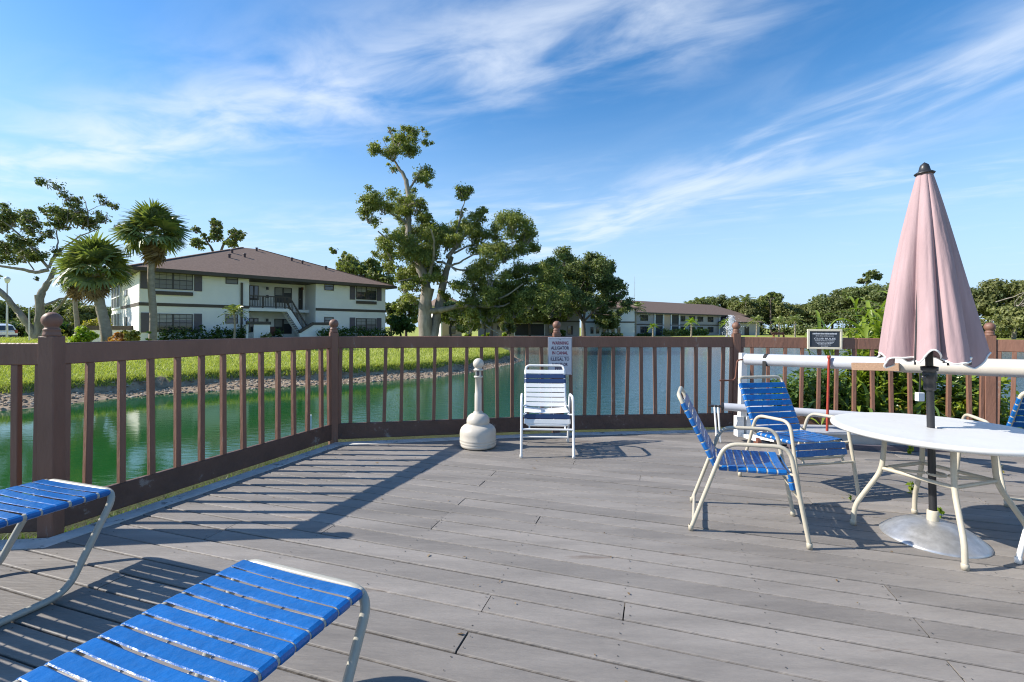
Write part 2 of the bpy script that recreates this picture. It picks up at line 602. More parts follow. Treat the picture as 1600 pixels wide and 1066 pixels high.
def ground_z(x, y):
    x = np.asarray(x, float)
    y = np.asarray(y, float)
    d = lake_dist(np.stack([x.ravel(), y.ravel()], 1)).reshape(x.shape)
    w = wob(x, y)
    d = d + w * 0.10
    lip = 0.92 + 0.2 * np.sin(x * 0.9 + y * .6) + 0.12 * w
    far = np.clip((np.hypot(x, y) - 50) / 30, 0, 1) * np.clip((y - 45) / 12, 0, 1)
    rise = 0.42 - 0.40 * far
    xp = [-3, -1, 0]
    low = np.interp(d, [-4, -1, 0, 1.0], [-2.1, -1.35, WZ, -0.66])
    bank = np.where(d > lip, (np.interp(d - lip, [0, 0.14, 0.5], [-0.62, -0.40, -0.36]) + rise * np.clip((d - lip - .5) / 13.5, 0, 1)), low)
    return bank + 0.012 * w * (d > 0)


def gz(x, y):
    return float(ground_z(np.array([x]), np.array([y]))[0])


def axis(parts):
    out = []
    for a, b, s in parts:
        out += list(np.arange(a, b, s))
    return np.array(out)


gx = axis([(-1500, -300, 200), (-300, -80, 20), (-80, -26, 2), (-26, 3, .17), (3, 100, 2.2), (100, 300, 20), (300, 1600, 200)])
gy = axis([(-400, -20, 60), (-20, 9, 3), (9, 33, .17), (33, 100, 1.8), (100, 300, 20), (300, 2200, 200)])
GX, GY = np.meshgrid(gx, gy)
GZ = ground_z(GX, GY)
nx, ny = len(gx), len(gy)
ii = np.arange(nx * ny).reshape(ny, nx)
Fq = np.stack([ii[:-1, :-1], ii[:-1, 1:], ii[1:, 1:], ii[1:, :-1]], -1).reshape(-1, 4)
Vg = np.stack([GX, GY, GZ], -1).reshape(-1, 3)
cz = Vg[Fq].mean(1)
lawn_m = mat('lawn_grass', (0.25, 0.29, 0.055), 0.9, spec=0.15, col2=(0.39, 0.41, 0.11), vscale=1.1, bump=1.0, bscale=30, detail=10)
sand_m = mat('sandy_bank', (0.16, 0.11, 0.07), 0.95, spec=0.1, col2=(0.42, 0.33, 0.235), vscale=3.5, bump=1.0, bscale=9, detail=10)
lawn = link(bpy.data.objects.new('lawn', mesh_np('lawn', Vg, Fq, [lawn_m, sand_m], (cz[:, 2] < -0.47).astype(int), True)))
struct(lawn)

# water: murky green, calm near the left bank and wind-rippled in the open
wm = bpy.data.materials.new('pond_water')
wm.use_nodes = True
N_, L_ = wm.node_tree.nodes, wm.node_tree.links
wb = N_['Principled BSDF']
wb.inputs['Roughness'].default_value = 0.04
wb.inputs['IOR'].default_value = 1.42
wb.inputs['Specular IOR Level'].default_value = 0.62
tcw = N_.new('ShaderNodeTexCoord')
nz0 = N_.new('ShaderNodeTexNoise')
nz0.inputs['Scale'].default_value = 0.10
nz0.inputs['Detail'].default_value = 3
L_.new(tcw.outputs['Object'], nz0.inputs['Vector'])
rpw = N_.new('ShaderNodeValToRGB')
rpw.color_ramp.elements[0].color = (0.009, 0.064, 0.014, 1)
rpw.color_ramp.elements[1].color = (0.016, 0.092, 0.022, 1)
mxw = N_.new('ShaderNodeMixRGB')
mrw2 = N_.new('ShaderNodeMapRange')
mrw2.interpolation_type = 'SMOOTHSTEP'
mrw2.inputs['From Min'].default_value = -6
mrw2.inputs['From Max'].default_value = 8
mxw.inputs[2].default_value = (0.022, 0.075, 0.11, 1)  # blue of the reflected sky painted into the open water's base colour
L_.new(nz0.outputs['Fac'], rpw.inputs[0])
sx0 = N_.new('ShaderNodeSeparateXYZ')
L_.new(tcw.outputs['Object'], sx0.inputs[0])
L_.new(sx0.outputs[0], mrw2.inputs[0])
L_.new(mrw2.outputs[0], mxw.inputs[0])
L_.new(rpw.outputs[0], mxw.inputs[1])
L_.new(mxw.outputs[0], wb.inputs['Base Color'])
mpw = N_.new('ShaderNodeMapping')
mpw.inputs['Scale'].default_value = (1.0, 2.4, 1)
mpw.inputs['Rotation'].default_value = (0, 0, R(12))
L_.new(tcw.outputs['Object'], mpw.inputs[0])
nr = N_.new('ShaderNodeTexNoise')
nr.inputs['Scale'].default_value = 3.2
nr.inputs['Detail'].default_value = 6
nr.inputs['Roughness'].default_value = 0.55
L_.new(mpw.outputs[0], nr.inputs['Vector'])
sx = N_.new('ShaderNodeSeparateXYZ')
L_.new(tcw.outputs['Object'], sx.inputs[0])
mrw = N_.new('ShaderNodeMapRange')
mrw.interpolation_type = 'SMOOTHSTEP'
mrw.inputs['From Min'].default_value = -7.0
mrw.inputs['From Max'].default_value = 4.0
mrw.inputs['To Min'].default_value = 0.02
mrw.inputs['To Max'].default_value = 0.30
L_.new(sx.outputs[0], mrw.inputs[0])
bpw = N_.new('ShaderNodeBump')
bpw.inputs['Distance'].default_value = 0.10
L_.new(mrw.outputs[0], bpw.inputs['Strength'])
L_.new(nr.outputs['Fac'], bpw.inputs['Height'])
L_.new(bpw.outputs[0], wb.inputs['Normal'])
wa = MB()
wa.add([(-140, -40, WZ), (140, -40, WZ), (140, 120, WZ), (-140, 120, WZ)], [(0, 1, 2, 3)])
struct(wa.build('water', wm))


# ------------------------------------------------------------------ leaf clouds
def leaf_cloud(blobs, size, aspect=0.55, up=0.35, shell=0.75, bend=True):
    """blobs: list of (centre, (rx, ry, rz), count); every leaf is a small kinked blade of its own"""
    C, Nn = [], []
    for c, r, n in blobs:
        n = int(n)
        if n < 1:
            continue
        d = rng.normal(size=(n, 3))
        d /= np.linalg.norm(d, axis=1)[:, None]
        rad = rng.random(n) ** shell
        p = np.asarray(c)[None] + d * rad[:, None] * np.asarray(r)[None]
        C.append(p)
        Nn.append(d)
    C = np.concatenate(C)
    Nn = np.concatenate(Nn)
    n = len(C)
    nor = Nn * 0.6 + rng.normal(size=(n, 3)) * 0.6 + np.array([0, 0, up])
    nor /= np.linalg.norm(nor, axis=1)[:, None]
    a = np.cross(nor, rng.normal(size=(n, 3)))
    a /= np.linalg.norm(a, axis=1)[:, None]
    b = np.cross(nor, a)
    s = size * (0.45 + 1.0 * rng.random(n))[:, None]
    h = nor * s * 0.12
    V = np.stack([C - a * s, C - b * s * aspect + h, C + a * s, C + b * s * aspect + h], 1).reshape(-1, 3)
    Fc = np.arange(n * 4).reshape(n, 4)
    return V, Fc


def foliage(name, blobs, size, m, parent=None, **kw):
    V, Fc = leaf_cloud(blobs, size, **kw)
    return link(bpy.data.objects.new(name, mesh_np(name, V, Fc, m)), parent)


def limb(mb, pts, r0, r1, n=7, wig=0.0):
    P = fillet(pts, 1e9, 4) if len(pts) > 2 else [Vector(p) for p in pts]
    k = len(P)
    if wig:
        P = [P[0]] + [p + Vector((rnd.uniform(-wig, wig), rnd.uniform(-wig, wig), rnd.uniform(-wig, wig))) for p in P[1:]]
    mb.tube(P, [(r0 + (r1 - r0) * i / (k - 1)) * rnd.uniform(.9, 1.1) for i in range(k)], n)


def picture_tree(name, label, Y, z2p, branches, clusters, m, bark, size, dens=1.0, dspread=0.5, leafshell=0.85, group=None, name_leaf='crown'):
    """a tree standing at distance Y whose limbs and leaf clumps follow the photographed one"""
    base = D(*z2p(*branches[0][0][0]), Y)
    zb = gz(base.x, base.y) - 0.15
    root = thing(name, label, 'tree', (base.x, Y, zb), 0, group)
    off = Vector((base.x, Y, zb))
    zk = z2p(1, 0)[0] - z2p(0, 0)[0]
    sc = Y / F
    rs_ = sc * zk
    mb = MB()
    for bi, (pts, r0, r1, dy) in enumerate(branches):
        W3 = []
        for i, p in enumerate(pts):
            q = D(*z2p(*p), Y)
            t = i / max(1, len(pts) - 1)
            q = q + Vector((0, dy * t, 0))
            W3.append(q - off)
        if bi == 0:
            W3[0].z = 0
            W3.insert(0, W3[0] + Vector((0, 0, -0.3)))
            limb(mb, W3, r0 * rs_ * .76, r1 * rs_ * .78, 14)
        else:
            limb(mb, W3, r0 * rs_ * .74, r1 * rs_ * .7, 7, 0.04 * Y / 40)
    k = 1.0 / (z2p(1, 0)[0] - z2p(0, 0)[0])
    blobs = []
    for c in clusters:
        x, y, r = c[:3]
        q = D(*z2p(x, y), Y) - off
        rr = r / k * sc
        dy = rnd.uniform(-1, 1) * dspread * 5 * Y / 40 * (0.6 if r < 30 / 1 else 1)
        q.y += dy
        # two or three smaller clumps make up a cluster, so that gaps stay
        nsub = 3 if rr < 0.6 else 8
        for _ in range(nsub):
            o = Vector((rnd.gauss(0, .48), rnd.gauss(0, .6), rnd.gauss(0, .42))) * rr
            r3 = rr * rnd.uniform(.36, .95)
            blobs.append((q + o, (r3, r3, r3 * .72), dens * 9 * (r3 / size) ** 2 + 10))
        blobs.append((q, (rr * 1.35, rr * 1.5, rr * 1.15), dens * 5 * (rr / size) ** 1.6 + 6))
        # twigs
        for _ in range(5):
            e = q + Vector((rnd.uniform(-1, 1), rnd.uniform(-1, 1), rnd.uniform(-.4, .9))) * rr
            s0 = q + Vector((rnd.uniform(-.3, .3), rnd.uniform(-.3, .3), -rr * .9))
            limb(mb, [s0, (s0 + e) / 2 + Vector((0, 0, .1 * rr)), e], 0.05 * Y / 40, 0.015 * Y / 40, 4)
    mb.build('trunk', bark, root)
    foliage(name_leaf, blobs, size, m, root, shell=leafshell)
    return root


# ------------------------------------------------------------------ the large oaks
Z1 = lambda x, y: (x / 3.807, 280 + y / 3.807)
Z3 = lambda x, y: (550 + x / 2.961, 180 + y / 2.961)
Z4 = lambda x, y: (640 + x / 4.444, 380 + y / 4.444)

picture_tree('live_oak', 'tall gnarled live oak with thick pale trunk and bare upper spire, beside the lake', 41, Z3, [
    ([(343, 1070), (338, 960), (336, 890), (350, 800)], 46, 36, 0),
    ([(348, 820), (315, 700), (290, 640), (255, 570), (250, 480), (255, 400), (262, 360)], 32, 14, 1.0),
    ([(262, 380), (243, 285), (205, 235), (180, 190)], 15, 6, .5),
    ([(188, 215), (150, 190), (110, 150)], 6, 2, 0), ([(190, 210), (215, 130), (260, 90), (320, 70)], 6, 2, 0),
    ([(200, 160), (180, 90), (165, 50)], 4, 1.5, 0), ([(255, 350), (290, 300), (320, 240)], 8, 3, 0),
    ([(372, 1050), (382, 960), (398, 850), (425, 710), (445, 640)], 32, 19, 2),
    ([(440, 660), (480, 600), (520, 530), (560, 490)], 15, 5, 2), ([(470, 610), (490, 500), (505, 420), (520, 365)], 8, 3, 1),
    ([(360, 905), (410, 903), (460, 890), (560, 882), (640, 890), (690, 888), (730, 870)], 21, 4, -1.0),
    ([(560, 880), (620, 860), (700, 850), (790, 790)], 10, 4, -2), ([(600, 960), (640, 985), (690, 1015)], 7, 3, -3),
    ([(590, 890), (600, 930), (605, 965)], 6, 5, -3),
    ([(395, 680), (440, 690), (495, 735)], 9, 5, -2), ([(430, 700), (490, 690), (560, 650), (650, 640)], 7, 4, -1),
    ([(455, 700), (510, 720), (600, 690), (700, 650), (790, 660)], 6, 2.5, 1), ([(470, 640), (540, 590), (620, 590)], 6, 3, 2),
    ([(420, 760), (470, 790), (510, 840)], 7, 4, -1), ([(640, 640), (720, 590), (800, 560)], 5, 2, 1),
    ([(320, 720), (260, 660), (200, 600), (150, 560)], 10, 4, -2), ([(252, 500), (190, 460), (110, 440)], 8, 3, -1),
    ([(258, 420), (300, 410), (330, 430)], 6, 2, -1), ([(345, 770), (380, 700), (400, 620), (390, 560)], 12, 5, -3),
    ([(330, 780), (290, 760), (240, 780)], 8, 3, -2)],
    [(180, 90, 36), (230, 110, 45), (285, 115, 42), (120, 170, 32), (105, 140, 14), (200, 175, 48), (305, 230, 46), (300, 285, 28), (340, 310, 14), (340, 130, 20), (165, 50, 16),
     (240, 50, 16), (325, 65, 12), (170, 225, 26), (260, 350, 26),
     (60, 455, 18), (110, 420, 44), (110, 490, 42), (175, 440, 56), (225, 410, 56), (300, 410, 42), (150, 555, 50), (220, 530, 66), (300, 520, 66), (200, 640, 52),
     (300, 620, 76), (380, 600, 76), (365, 540, 58), (420, 560, 56), (255, 710, 54), (330, 720, 58), (330, 470, 36), (120, 650, 16), (230, 780, 40), (160, 690, 24), (400, 760, 34), (350, 660, 60),
     (510, 365, 36), (545, 360, 18), (500, 440, 26), (465, 500, 44), (540, 500, 54), (590, 460, 34), (610, 440, 16), (560, 560, 54), (480, 590, 40), (600, 580, 34),
     (660, 530, 40), (735, 530, 54), (800, 555, 54), (845, 580, 34), (700, 640, 60), (620, 660, 52), (780, 630, 34), (560, 740, 52), (640, 740, 70), (730, 730, 62),
     (810, 720, 60), (860, 700, 44), (900, 760, 56), (840, 800, 60), (760, 800, 54), (680, 810, 60), (580, 800, 52), (520, 790, 40), (540, 850, 42), (640, 850, 44),
     (800, 850, 40), (880, 850, 50), (930, 700, 40), (950, 800, 50), (560, 930, 34), (600, 960, 30), (545, 985, 30), (640, 930, 30), (715, 945, 20), (705, 985, 14), (470, 930, 24), (500, 900, 24), (600, 905, 40), (680, 905, 40), (755, 900, 40), (825, 865, 44), (560, 870, 40), (700, 870, 44), (300, 790, 36), (280, 850, 30), (420, 830, 36)],
    M['oak'], M['bark'], 0.088, .70)

picture_tree('live_oak', 'sprawling live oak with forked leaning limbs at the far left', 40, Z1, [
    ([(215, 1000), (225, 930), (240, 810), (232, 690)], 36, 26, 0),
    ([(232, 720), (245, 650), (275, 600), (290, 520)], 27, 15, .5),
    ([(225, 960), (185, 850), (145, 760), (80, 660), (0, 605), (-120, 560)], 26, 14, -2),
        ([(250, 930), (330, 810), (440, 705), (500, 640)], 15, 7, -1), ([(268, 750), (320, 710), (385, 690)], 12, 5, 1),
    ([(288, 540), (240, 560), (170, 540), (100, 530), (0, 512), (-60, 505)], 14, 7, -2),
    ([(288, 530), (225, 430), (150, 330), (60, 250), (0, 220)], 10, 4, -1),
    ([(290, 530), (305, 440), (300, 370), (265, 290)], 10, 4, 1),
    ([(290, 520), (330, 420), (430, 330), (520, 280)], 8, 4, 1), ([(440, 290), (390, 235), (320, 215), (260, 190)], 5, 2, 0),
    ([(520, 280), (500, 180), (460, 120), (420, 90)], 5, 2, 1), ([(500, 200), (560, 170), (620, 150)], 3, 1.5, 0),
    ([(200, 540), (150, 470), (130, 490)], 5, 2, 0)],
    [(30, 190, 44), (100, 240, 50), (60, 240, 40), (10, 340, 26), (30, 400, 40), (60, 420, 52), (150, 290, 40), (130, 320, 34), (200, 310, 24), (100, 440, 36), (40, 480, 30),
     (190, 430, 44), (230, 460, 44), (270, 400, 50), (245, 300, 40), (290, 260, 34), (310, 320, 34), (300, 470, 30), (340, 420, 30), (170, 370, 34),
     (420, 60, 40), (370, 100, 26), (440, 110, 40), (380, 140, 28), (500, 90, 34), (280, 190, 54), (240, 180, 30), (320, 200, 20), (400, 220, 44), (460, 230, 64), (520, 260, 56), (560, 220, 40), (430, 190, 30),
     (480, 290, 44), (610, 140, 28), (640, 150, 14), (590, 210, 30), (640, 240, 34), (10, 560, 30), (50, 600, 30), (120, 585, 12), (-40, 250, 60), (-60, 420, 60), (620, 260, 26), (20, 160, 30)],
    M['oak_dark'], M['bark'], 0.10, .62)

cl2 = []
for x, y, r in [(930, 240, 60), (1000, 170, 70), (1060, 130, 60), (1150, 130, 70), (1240, 140, 66), (1330, 130, 50), (1370, 190, 50), (1300, 220, 80), (1200, 220, 90), (1100, 230, 90), (1000, 270, 80),
                (930, 330, 70), (1020, 350, 80), (1120, 340, 90), (1220, 330, 90), (1320, 320, 80), (1400, 330, 60), (1450, 370, 50), (1460, 430, 50), (1380, 420, 70), (1290, 420, 70), (1200, 430, 60),
                (1110, 440, 70), (1020, 450, 70), (940, 430, 60), (880, 420, 60), (1480, 480, 24), (1420, 490, 36), (1340, 480, 50), (1090, 490, 40), (960, 490, 36), (1345, 110, 26), (1190, 470, 30), (1395, 250, 36)]:
    cl2.append((x, y, r))
picture_tree('live_oak', 'broad dense round oak standing on the far lawn behind the warning sign', 72, Z4, [
    ([(1212, 680), (1212, 620), (1205, 530)], 20, 15, 0), ([(1205, 550), (1150, 470), (1080, 400), (1000, 350)], 10, 4, -2),
    ([(1205, 540), (1220, 440), (1230, 330), (1240, 220)], 12, 4, 0), ([(1208, 545), (1290, 460), (1370, 400), (1420, 340)], 10, 4, -2),
    ([(1206, 530), (1150, 420), (1110, 300), (1090, 200)], 8, 3, 2), ([(1260, 480), (1340, 500), (1430, 500)], 6, 2, -3)],
    cl2, M['oak_dark'], M['bark_dark'], 0.165, .95, dspread=0.55)

# sparse oak showing over the roof and trees between the buildings
ZI = lambda x, y: (x, y)
picture_tree('oak_tree', 'sparse oak crown rising behind the brown roof beside the palms', 70, ZI, [
    ([(338, 530), (338, 450), (340, 400)], 5, 3, 0), ([(340, 410), (325, 380), (312, 362)], 2.5, 1, 0), ([(340, 405), (352, 375), (368, 365)], 2.5, 1, 0)],
    [(325, 385, 8), (315, 362, 6), (332, 360, 9), (345, 352, 7), (356, 360, 9), (366, 368, 7), (350, 375, 9), (338, 372, 7), (365, 380, 6), (322, 372, 6), (330, 350, 4)],
    M['oak_dark'], M['bark_dark'], 0.22, 0.8)
picture_tree('oak_tree', 'leafy oak rising behind the right end of the near building', 62, ZI, [
    ([(575, 535), (572, 470), (565, 430)], 6, 4, 0), ([(568, 450), (550, 420), (530, 405)], 3, 1.2, 0), ([(568, 440), (590, 420), (610, 410)], 3, 1.2, 0)],
    [(535, 402, 10), (528, 415, 8), (548, 412, 13), (562, 420, 13), (575, 428, 12), (590, 430, 12), (600, 415, 11), (612, 402, 9), (585, 415, 9), (555, 425, 12), (605, 440, 14), (620, 425, 10), (530, 395, 5)],
    M['oak'], M['bark_dark'], 0.22, 0.9)


def bushy(name, label, px, ytop, ybase, wpx, Y, m, bark, size, group=None, kind='tree', dens=1.0, flat=1.0):
    b = D(px, ybase, Y)
    zg = gz(b.x, Y)
    t = D(px, ytop, Y).z
    h = max(0.4, t - zg)
    w = wpx / 2 * Y / F
    root = thing(name, label, kind, (b.x, Y, zg), 0, group)
    blobs = []
    lo = 0.30 if kind == 'tree' else 0.02
    for _ in range(16 if kind == 'tree' else 9):
        a = rnd.uniform(0, 6.28)
        q = math.sqrt(rnd.random()) * .8
        zz = rnd.uniform(lo + .1, .92)
        sh = math.sqrt(max(0.05, 1 - ((zz - .5) / .58) ** 2))
        r = w * rnd.uniform(.32, .58)
        blobs.append((Vector((math.cos(a) * q * w * sh, math.sin(a) * q * w * sh, min(zz * h, h - r * .6))), (r, r, min(r * .75, h * .3)), dens * 15 * (r / size) ** 2 + 8))
    if kind == 'tree':
        mb = MB()
        r0 = min(max(0.12, h * .03), w * .3)
        limb(mb, [(0, 0, -.3), (rnd.uniform(-.2, .2), 0, h * .3), (rnd.uniform(-.4, .4), 0, h * .6)], r0, r0 * .5, 8)
        for k in range(5):
            q = blobs[k][0]
            limb(mb, [(0, 0, h * .3), (q.x * .5, q.y * .5, (h * .3 + q.z) / 2 + .1 * h), tuple(q)], r0 * .5, r0 * .12, 5)
        mb.build('trunk', bark, root)
        foliage('crown', blobs, size, m, root)
    else:
        foliage('foliage', blobs, size, m, root)
        mb = MB()
        for k in range(4):
            q = blobs[k][0]
            limb(mb, [(q.x * .2, q.y * .2, -.1), tuple(q)], .03, .01, 4)
        mb.build('stem', bark, root)
    return root


# dark evergreens between the near building and the great oak
for px, yt, w, Y, mm, lab in [(612, 470, 34, 58, 'oak_dark', 'shadowy evergreen tree just right of the near building'),
                              (635, 452, 44, 54, 'oak', 'bright yellow-green tree left of the thick oak trunk'),
                              (628, 492, 40, 50, 'hedge', 'dark shrubby tree low beside the near building corner')]:
    bushy('evergreen_tree', lab, px, yt, 535, w, Y, M[mm], M['bark_dark'], 0.2)
for px, yt, w, Y, lab, mm in [(735, 492, 40, 62, 'small green tree in front of the tan building end', 'oak'),
                              (757, 480, 40, 66, 'small light green tree right of the tan building end', 'far_olive'),
                              (795, 500, 26, 68, 'small rounded tree before the dark porch', 'far_olive'),
                              (705, 470, 56, 64, 'loose green tree just right of the thick oak trunk', 'oak'),
                              (768, 452, 64, 75, 'soft green tree over the left half of the grey block', 'far_olive'),
                              (828, 448, 70, 77, 'tall mid-green tree above the dark porch', 'far_leaf'),
                              (872, 470, 44, 76, 'mid-green tree right of the dark porch', 'oak'),
                              (950, 488, 40, 84, 'small tree before the sunlit block', 'far_leaf')]:
    bushy('garden_tree', lab, px, yt, 530, w, Y, M[mm], M['bark_dark'], 0.22)

# tree line at far left, behind the leaning oak
for i, (px, yt, w, Y, mm) in enumerate([(-20, 470, 70, 72, 'far_leaf'), (28, 478, 60, 76, 'far_olive'), (60, 482, 50, 70, 'oak_dark'), (95, 470, 60, 78, 'far_leaf'), (128, 478, 50, 72, 'far_olive'),
                                        (160, 480, 50, 76, 'far_leaf')]):
    bushy('boundary_tree', 'green tree in the row beyond the left lawn, %s from the left edge' % ORD[i], px, yt, 525, w, Y, M[mm], M['bark_dark'], 0.2, 'trees beyond the left lawn')
for i, (px, yt, w, Y, mm) in enumerate([(0, 500, 60, 60, 'hedge'), (45, 503, 60, 62, 'far_leaf'), (88, 500, 60, 60, 'hedge'), (130, 506, 50, 61, 'far_olive')]):
    bushy('boundary_shrub', 'low dark shrub under the left tree row, %s from the left edge' % ORD[i], px, yt, 525, w, Y, M[mm], M['bark_dark'], 0.25, 'shrubs under the left tree row', 'shrub')

# ------------------------------------------------------------------ far right wood
FAR = [(1100, 468, 46, 128, 'far_leaf'), (1125, 462, 40, 132, 'far_leaf'), (1146, 458, 30, 128, 'oak_dark'), (1172, 470, 50, 120, 'far_olive'), (1190, 462, 36, 130, 'far_leaf'),
       (1212, 472, 40, 118, 'far_olive'), (1232, 478, 40, 116, 'far_olive'), (1255, 472, 44, 122, 'far_leaf'), (1275, 474, 40, 118, 'far_leaf'), (1300, 462, 60, 112, 'far_leaf'), (1330, 452, 60, 108, 'far_leaf'),
       (1360, 444, 60, 104, 'oak_dark'), (1392, 438, 60, 100, 'far_leaf'), (1420, 440, 60, 98, 'far_leaf'), (1450, 444, 60, 96, 'oak_dark'), (1480, 446, 60, 94, 'far_leaf'), (1512, 440, 56, 92, 'far_leaf'),
       (1545, 436, 60, 90, 'far_olive'), (1575, 440, 60, 88, 'far_leaf'), (1605, 436, 60, 86, 'far_olive'), (1640, 440, 60, 86, 'far_leaf')]
for i, (px, yt, w, Y, mm) in enumerate(FAR):
    bushy('woodland_tree', 'leafy tree in the far right wood, %s to the right from the far roof' % ORD[i], px, yt, 524, w * 1.15, Y, M[mm], M['bark_dark'], 0.28, 'trees of the far right wood', 'tree', .9)
# lower storey: one mass of undergrowth
bl = []
for k in range(90):
    px = rnd.uniform(1160, 1680)
    Y = 118 - (px - 1160) / 500 * 34 + rnd.uniform(-3, 6)
    q = D(px, 512, Y)
    zg = gz(q.x, Y)
    r = rnd.uniform(1.4, 3.0)
    bl.append((Vector((q.x, Y, zg + r * .6)), (r, r, r * .75), 260))
u = foliage('undergrowth', bl, 0.28, M['far_leaf'])
struct(u, 'stuff')
picture_tree('pine_tree', 'tall thin tree with a tuft on top above the far right wood', 110, ZI, [
    ([(1348, 524), (1350, 480), (1354, 440)], 2.2, 1.2, 0), ([(1354, 445), (1345, 435)], 1, .5, 0)],
    [(1352, 429, 7), (1359, 433, 6), (1345, 434, 5), (1355, 438, 5), (1346, 441, 3)], M['oak_dark'], M['bark_dark'], 0.34, 1.0)
picture_tree('oak_tree', 'oak with bare pale forked branches at the far right edge', 80, ZI, [
    ([(1584, 530), (1586, 505), (1588, 480)], 4, 2.5, 0), ([(1588, 485), (1565, 478), (1550, 468), (1540, 462)], 1.7, .8, -6), ([(1556, 472), (1556, 465), (1550, 457)], 1.2, .6, -6),
    ([(1588, 482), (1580, 470), (1566, 460), (1558, 457)], 1.5, .7, -6), ([(1588, 480), (1590, 466), (1585, 458)], 1.5, .7, -6), ([(1588, 478), (1600, 478), (1620, 480)], 2, 1, -6)],
    [(1560, 500, 12), (1580, 495, 12), (1600, 495, 14), (1570, 508, 12), (1595, 505, 12), (1612, 500, 14), (1550, 510, 8), (1575, 488, 8)], M['far_olive'], M['bark'], 0.26, 0.9)
picture_tree('oak_tree', 'oak with ragged bunched top above the far wood left of the notice', 116, ZI, [
    ([(1205, 524), (1204, 490), (1204, 466)], 2.4, 1.2, 0), ([(1204, 475), (1198, 466)], 1, .5, 0)],
    [(1204, 462, 6), (1198, 466, 5), (1210, 464, 5), (1204, 468, 6), (1212, 471, 4), (1198, 475, 5)], M['oak_dark'], M['bark_dark'], 0.36, 1.0)

# ------------------------------------------------------------------ palms
def fan_frond(L, seed, dead=False):
    r = random.Random(seed)
    vs, fs = [], []

    def quad(a, b, c, d):
        k = len(vs)
        vs.extend([tuple(a), tuple(b), tuple(c), tuple(d)])
        fs.append((k, k + 1, k + 2, k + 3))
    pe = L * (.42 if not dead else .25)
    droop = .06 if not dead else .3
    w = .022
    c = Vector((pe, 0, -droop * pe * .4))
    quad((0, -w, 0), (pe, -w * .7, c.z), (pe, w * .7, c.z), (0, w, 0))
    n = 22
    for i in range(n):
        a = R(-118 + 236 * i / (n - 1)) + r.uniform(-.05, .05)
        ln = L * (.60 - .22 * abs(i / (n - 1) - .5) * 2) * r.uniform(.85, 1.1)
        d = Vector((math.cos(a), math.sin(a), 0))
        s = Vector((-d.y, d.x, 0)) * .052 * L / 1.4
        lift = .12 * ln * (1 - abs(math.sin(a)) * .5)
        p0 = c
        p1 = c + d * ln * .5 + Vector((0, 0, lift - droop * ln * .3))
        p2 = c + d * ln * .88 + Vector((0, 0, lift * .2 - droop * ln * 1.6 - r.uniform(0, .2) * ln))
        quad(p0 - s * .3, p1 - s, p1 + s, p0 + s * .3)
        quad(p1 - s, p2 - s * .15, p2 + s * .15, p1 + s)
    return vs, fs


FR = {}
for k in range(4):
    vs, fs = fan_frond(1.55, k)
    FR[k] = mesh_np('frond', vs, fs, M['palm'])
    vs, fs = fan_frond(1.25, 40 + k, True)
    FR['d%d' % k] = mesh_np('dry_frond', vs, fs, M['palm_dead'])


def sabal(label, base, top, r0, Rc, nlive=40, ndead=18, seed=1):
    r = random.Random(seed)
    b, t = Vector(base), Vector(top)
    root = thing('palm_tree', label, 'palm tree', b)
    mb = MB()
    n = 14
    P = [(t - b) * (i / n) + Vector((0.10 * math.sin(i * .5), 0, 0)) * ((t - b).z / 7) for i in range(n + 1)]
    P[0].z -= .3
    mb.tube(P, [r0 * (1.12 - .25 * i / n) * (1 + .05 * (i % 2)) for i in range(n + 1)], 12)
    # old leaf boots under the crown
    for k in range(26):
        a = r.uniform(0, 6.28)
        zz = (t - b).z - r.uniform(.1, 1.3)
        q = P[-1] * (zz / P[-1].z)
        d = Vector((math.cos(a), math.sin(a), 0))
        mb.beam(q + d * r0 * .6, q + d * (r0 + .14) + Vector((0, 0, .22)), .09, .03)
    mb.build('trunk', M['palm_bark'], root)
    sc = Rc / 1.9
    for k in range(nlive):
        az = k * 2.39996 + r.uniform(-.2, .2)
        pitch = R(82 - 112 * (k / (nlive - 1)) ** .9 + r.uniform(-8, 8))
        o = link(bpy.data.objects.new('frond', FR[k % 4]), root)
        o.location = P[-1] + Vector((0, 0, .1 + .25 * (1 - k / nlive)))
        o.rotation_euler = (r.uniform(-.85, .85), -pitch, az)
        o.scale = (sc * r.uniform(.85, 1.1),) * 3
    for k in range(ndead):
        o = link(bpy.data.objects.new('dry_frond', FR['d%d' % (k % 4)]), root)
        o.location = P[-1] + Vector((0, 0, r.uniform(-.5, .05)))
        o.rotation_euler = (r.uniform(-.4, .4), R(r.uniform(42, 84)), k * 2.39996 + r.uniform(-.3, .3))
        o.scale = (sc * r.uniform(.75, 1.05),) * 3
    return root


def pbase(px, Y):
    x = (px - 800) / F * Y
    return (x, Y, gz(x, Y))


sabal('tallest fan palm with slim straight trunk in front of the building corner', pbase(237, 28.5), D(238, 372, 28.5), .185, 2.65, 50, 20, seed=1)
sabal('thick-trunked fan palm with yellowing crown left of the tallest palm', pbase(168, 27), D(150, 428, 27), .25, 2.65, 50, 28, seed=2)
sabal('small fan palm with thin trunk and drooping dry skirt behind the thick palm', pbase(120, 36), D(118, 440, 36), .15, 2.2, 24, 26, seed=3)


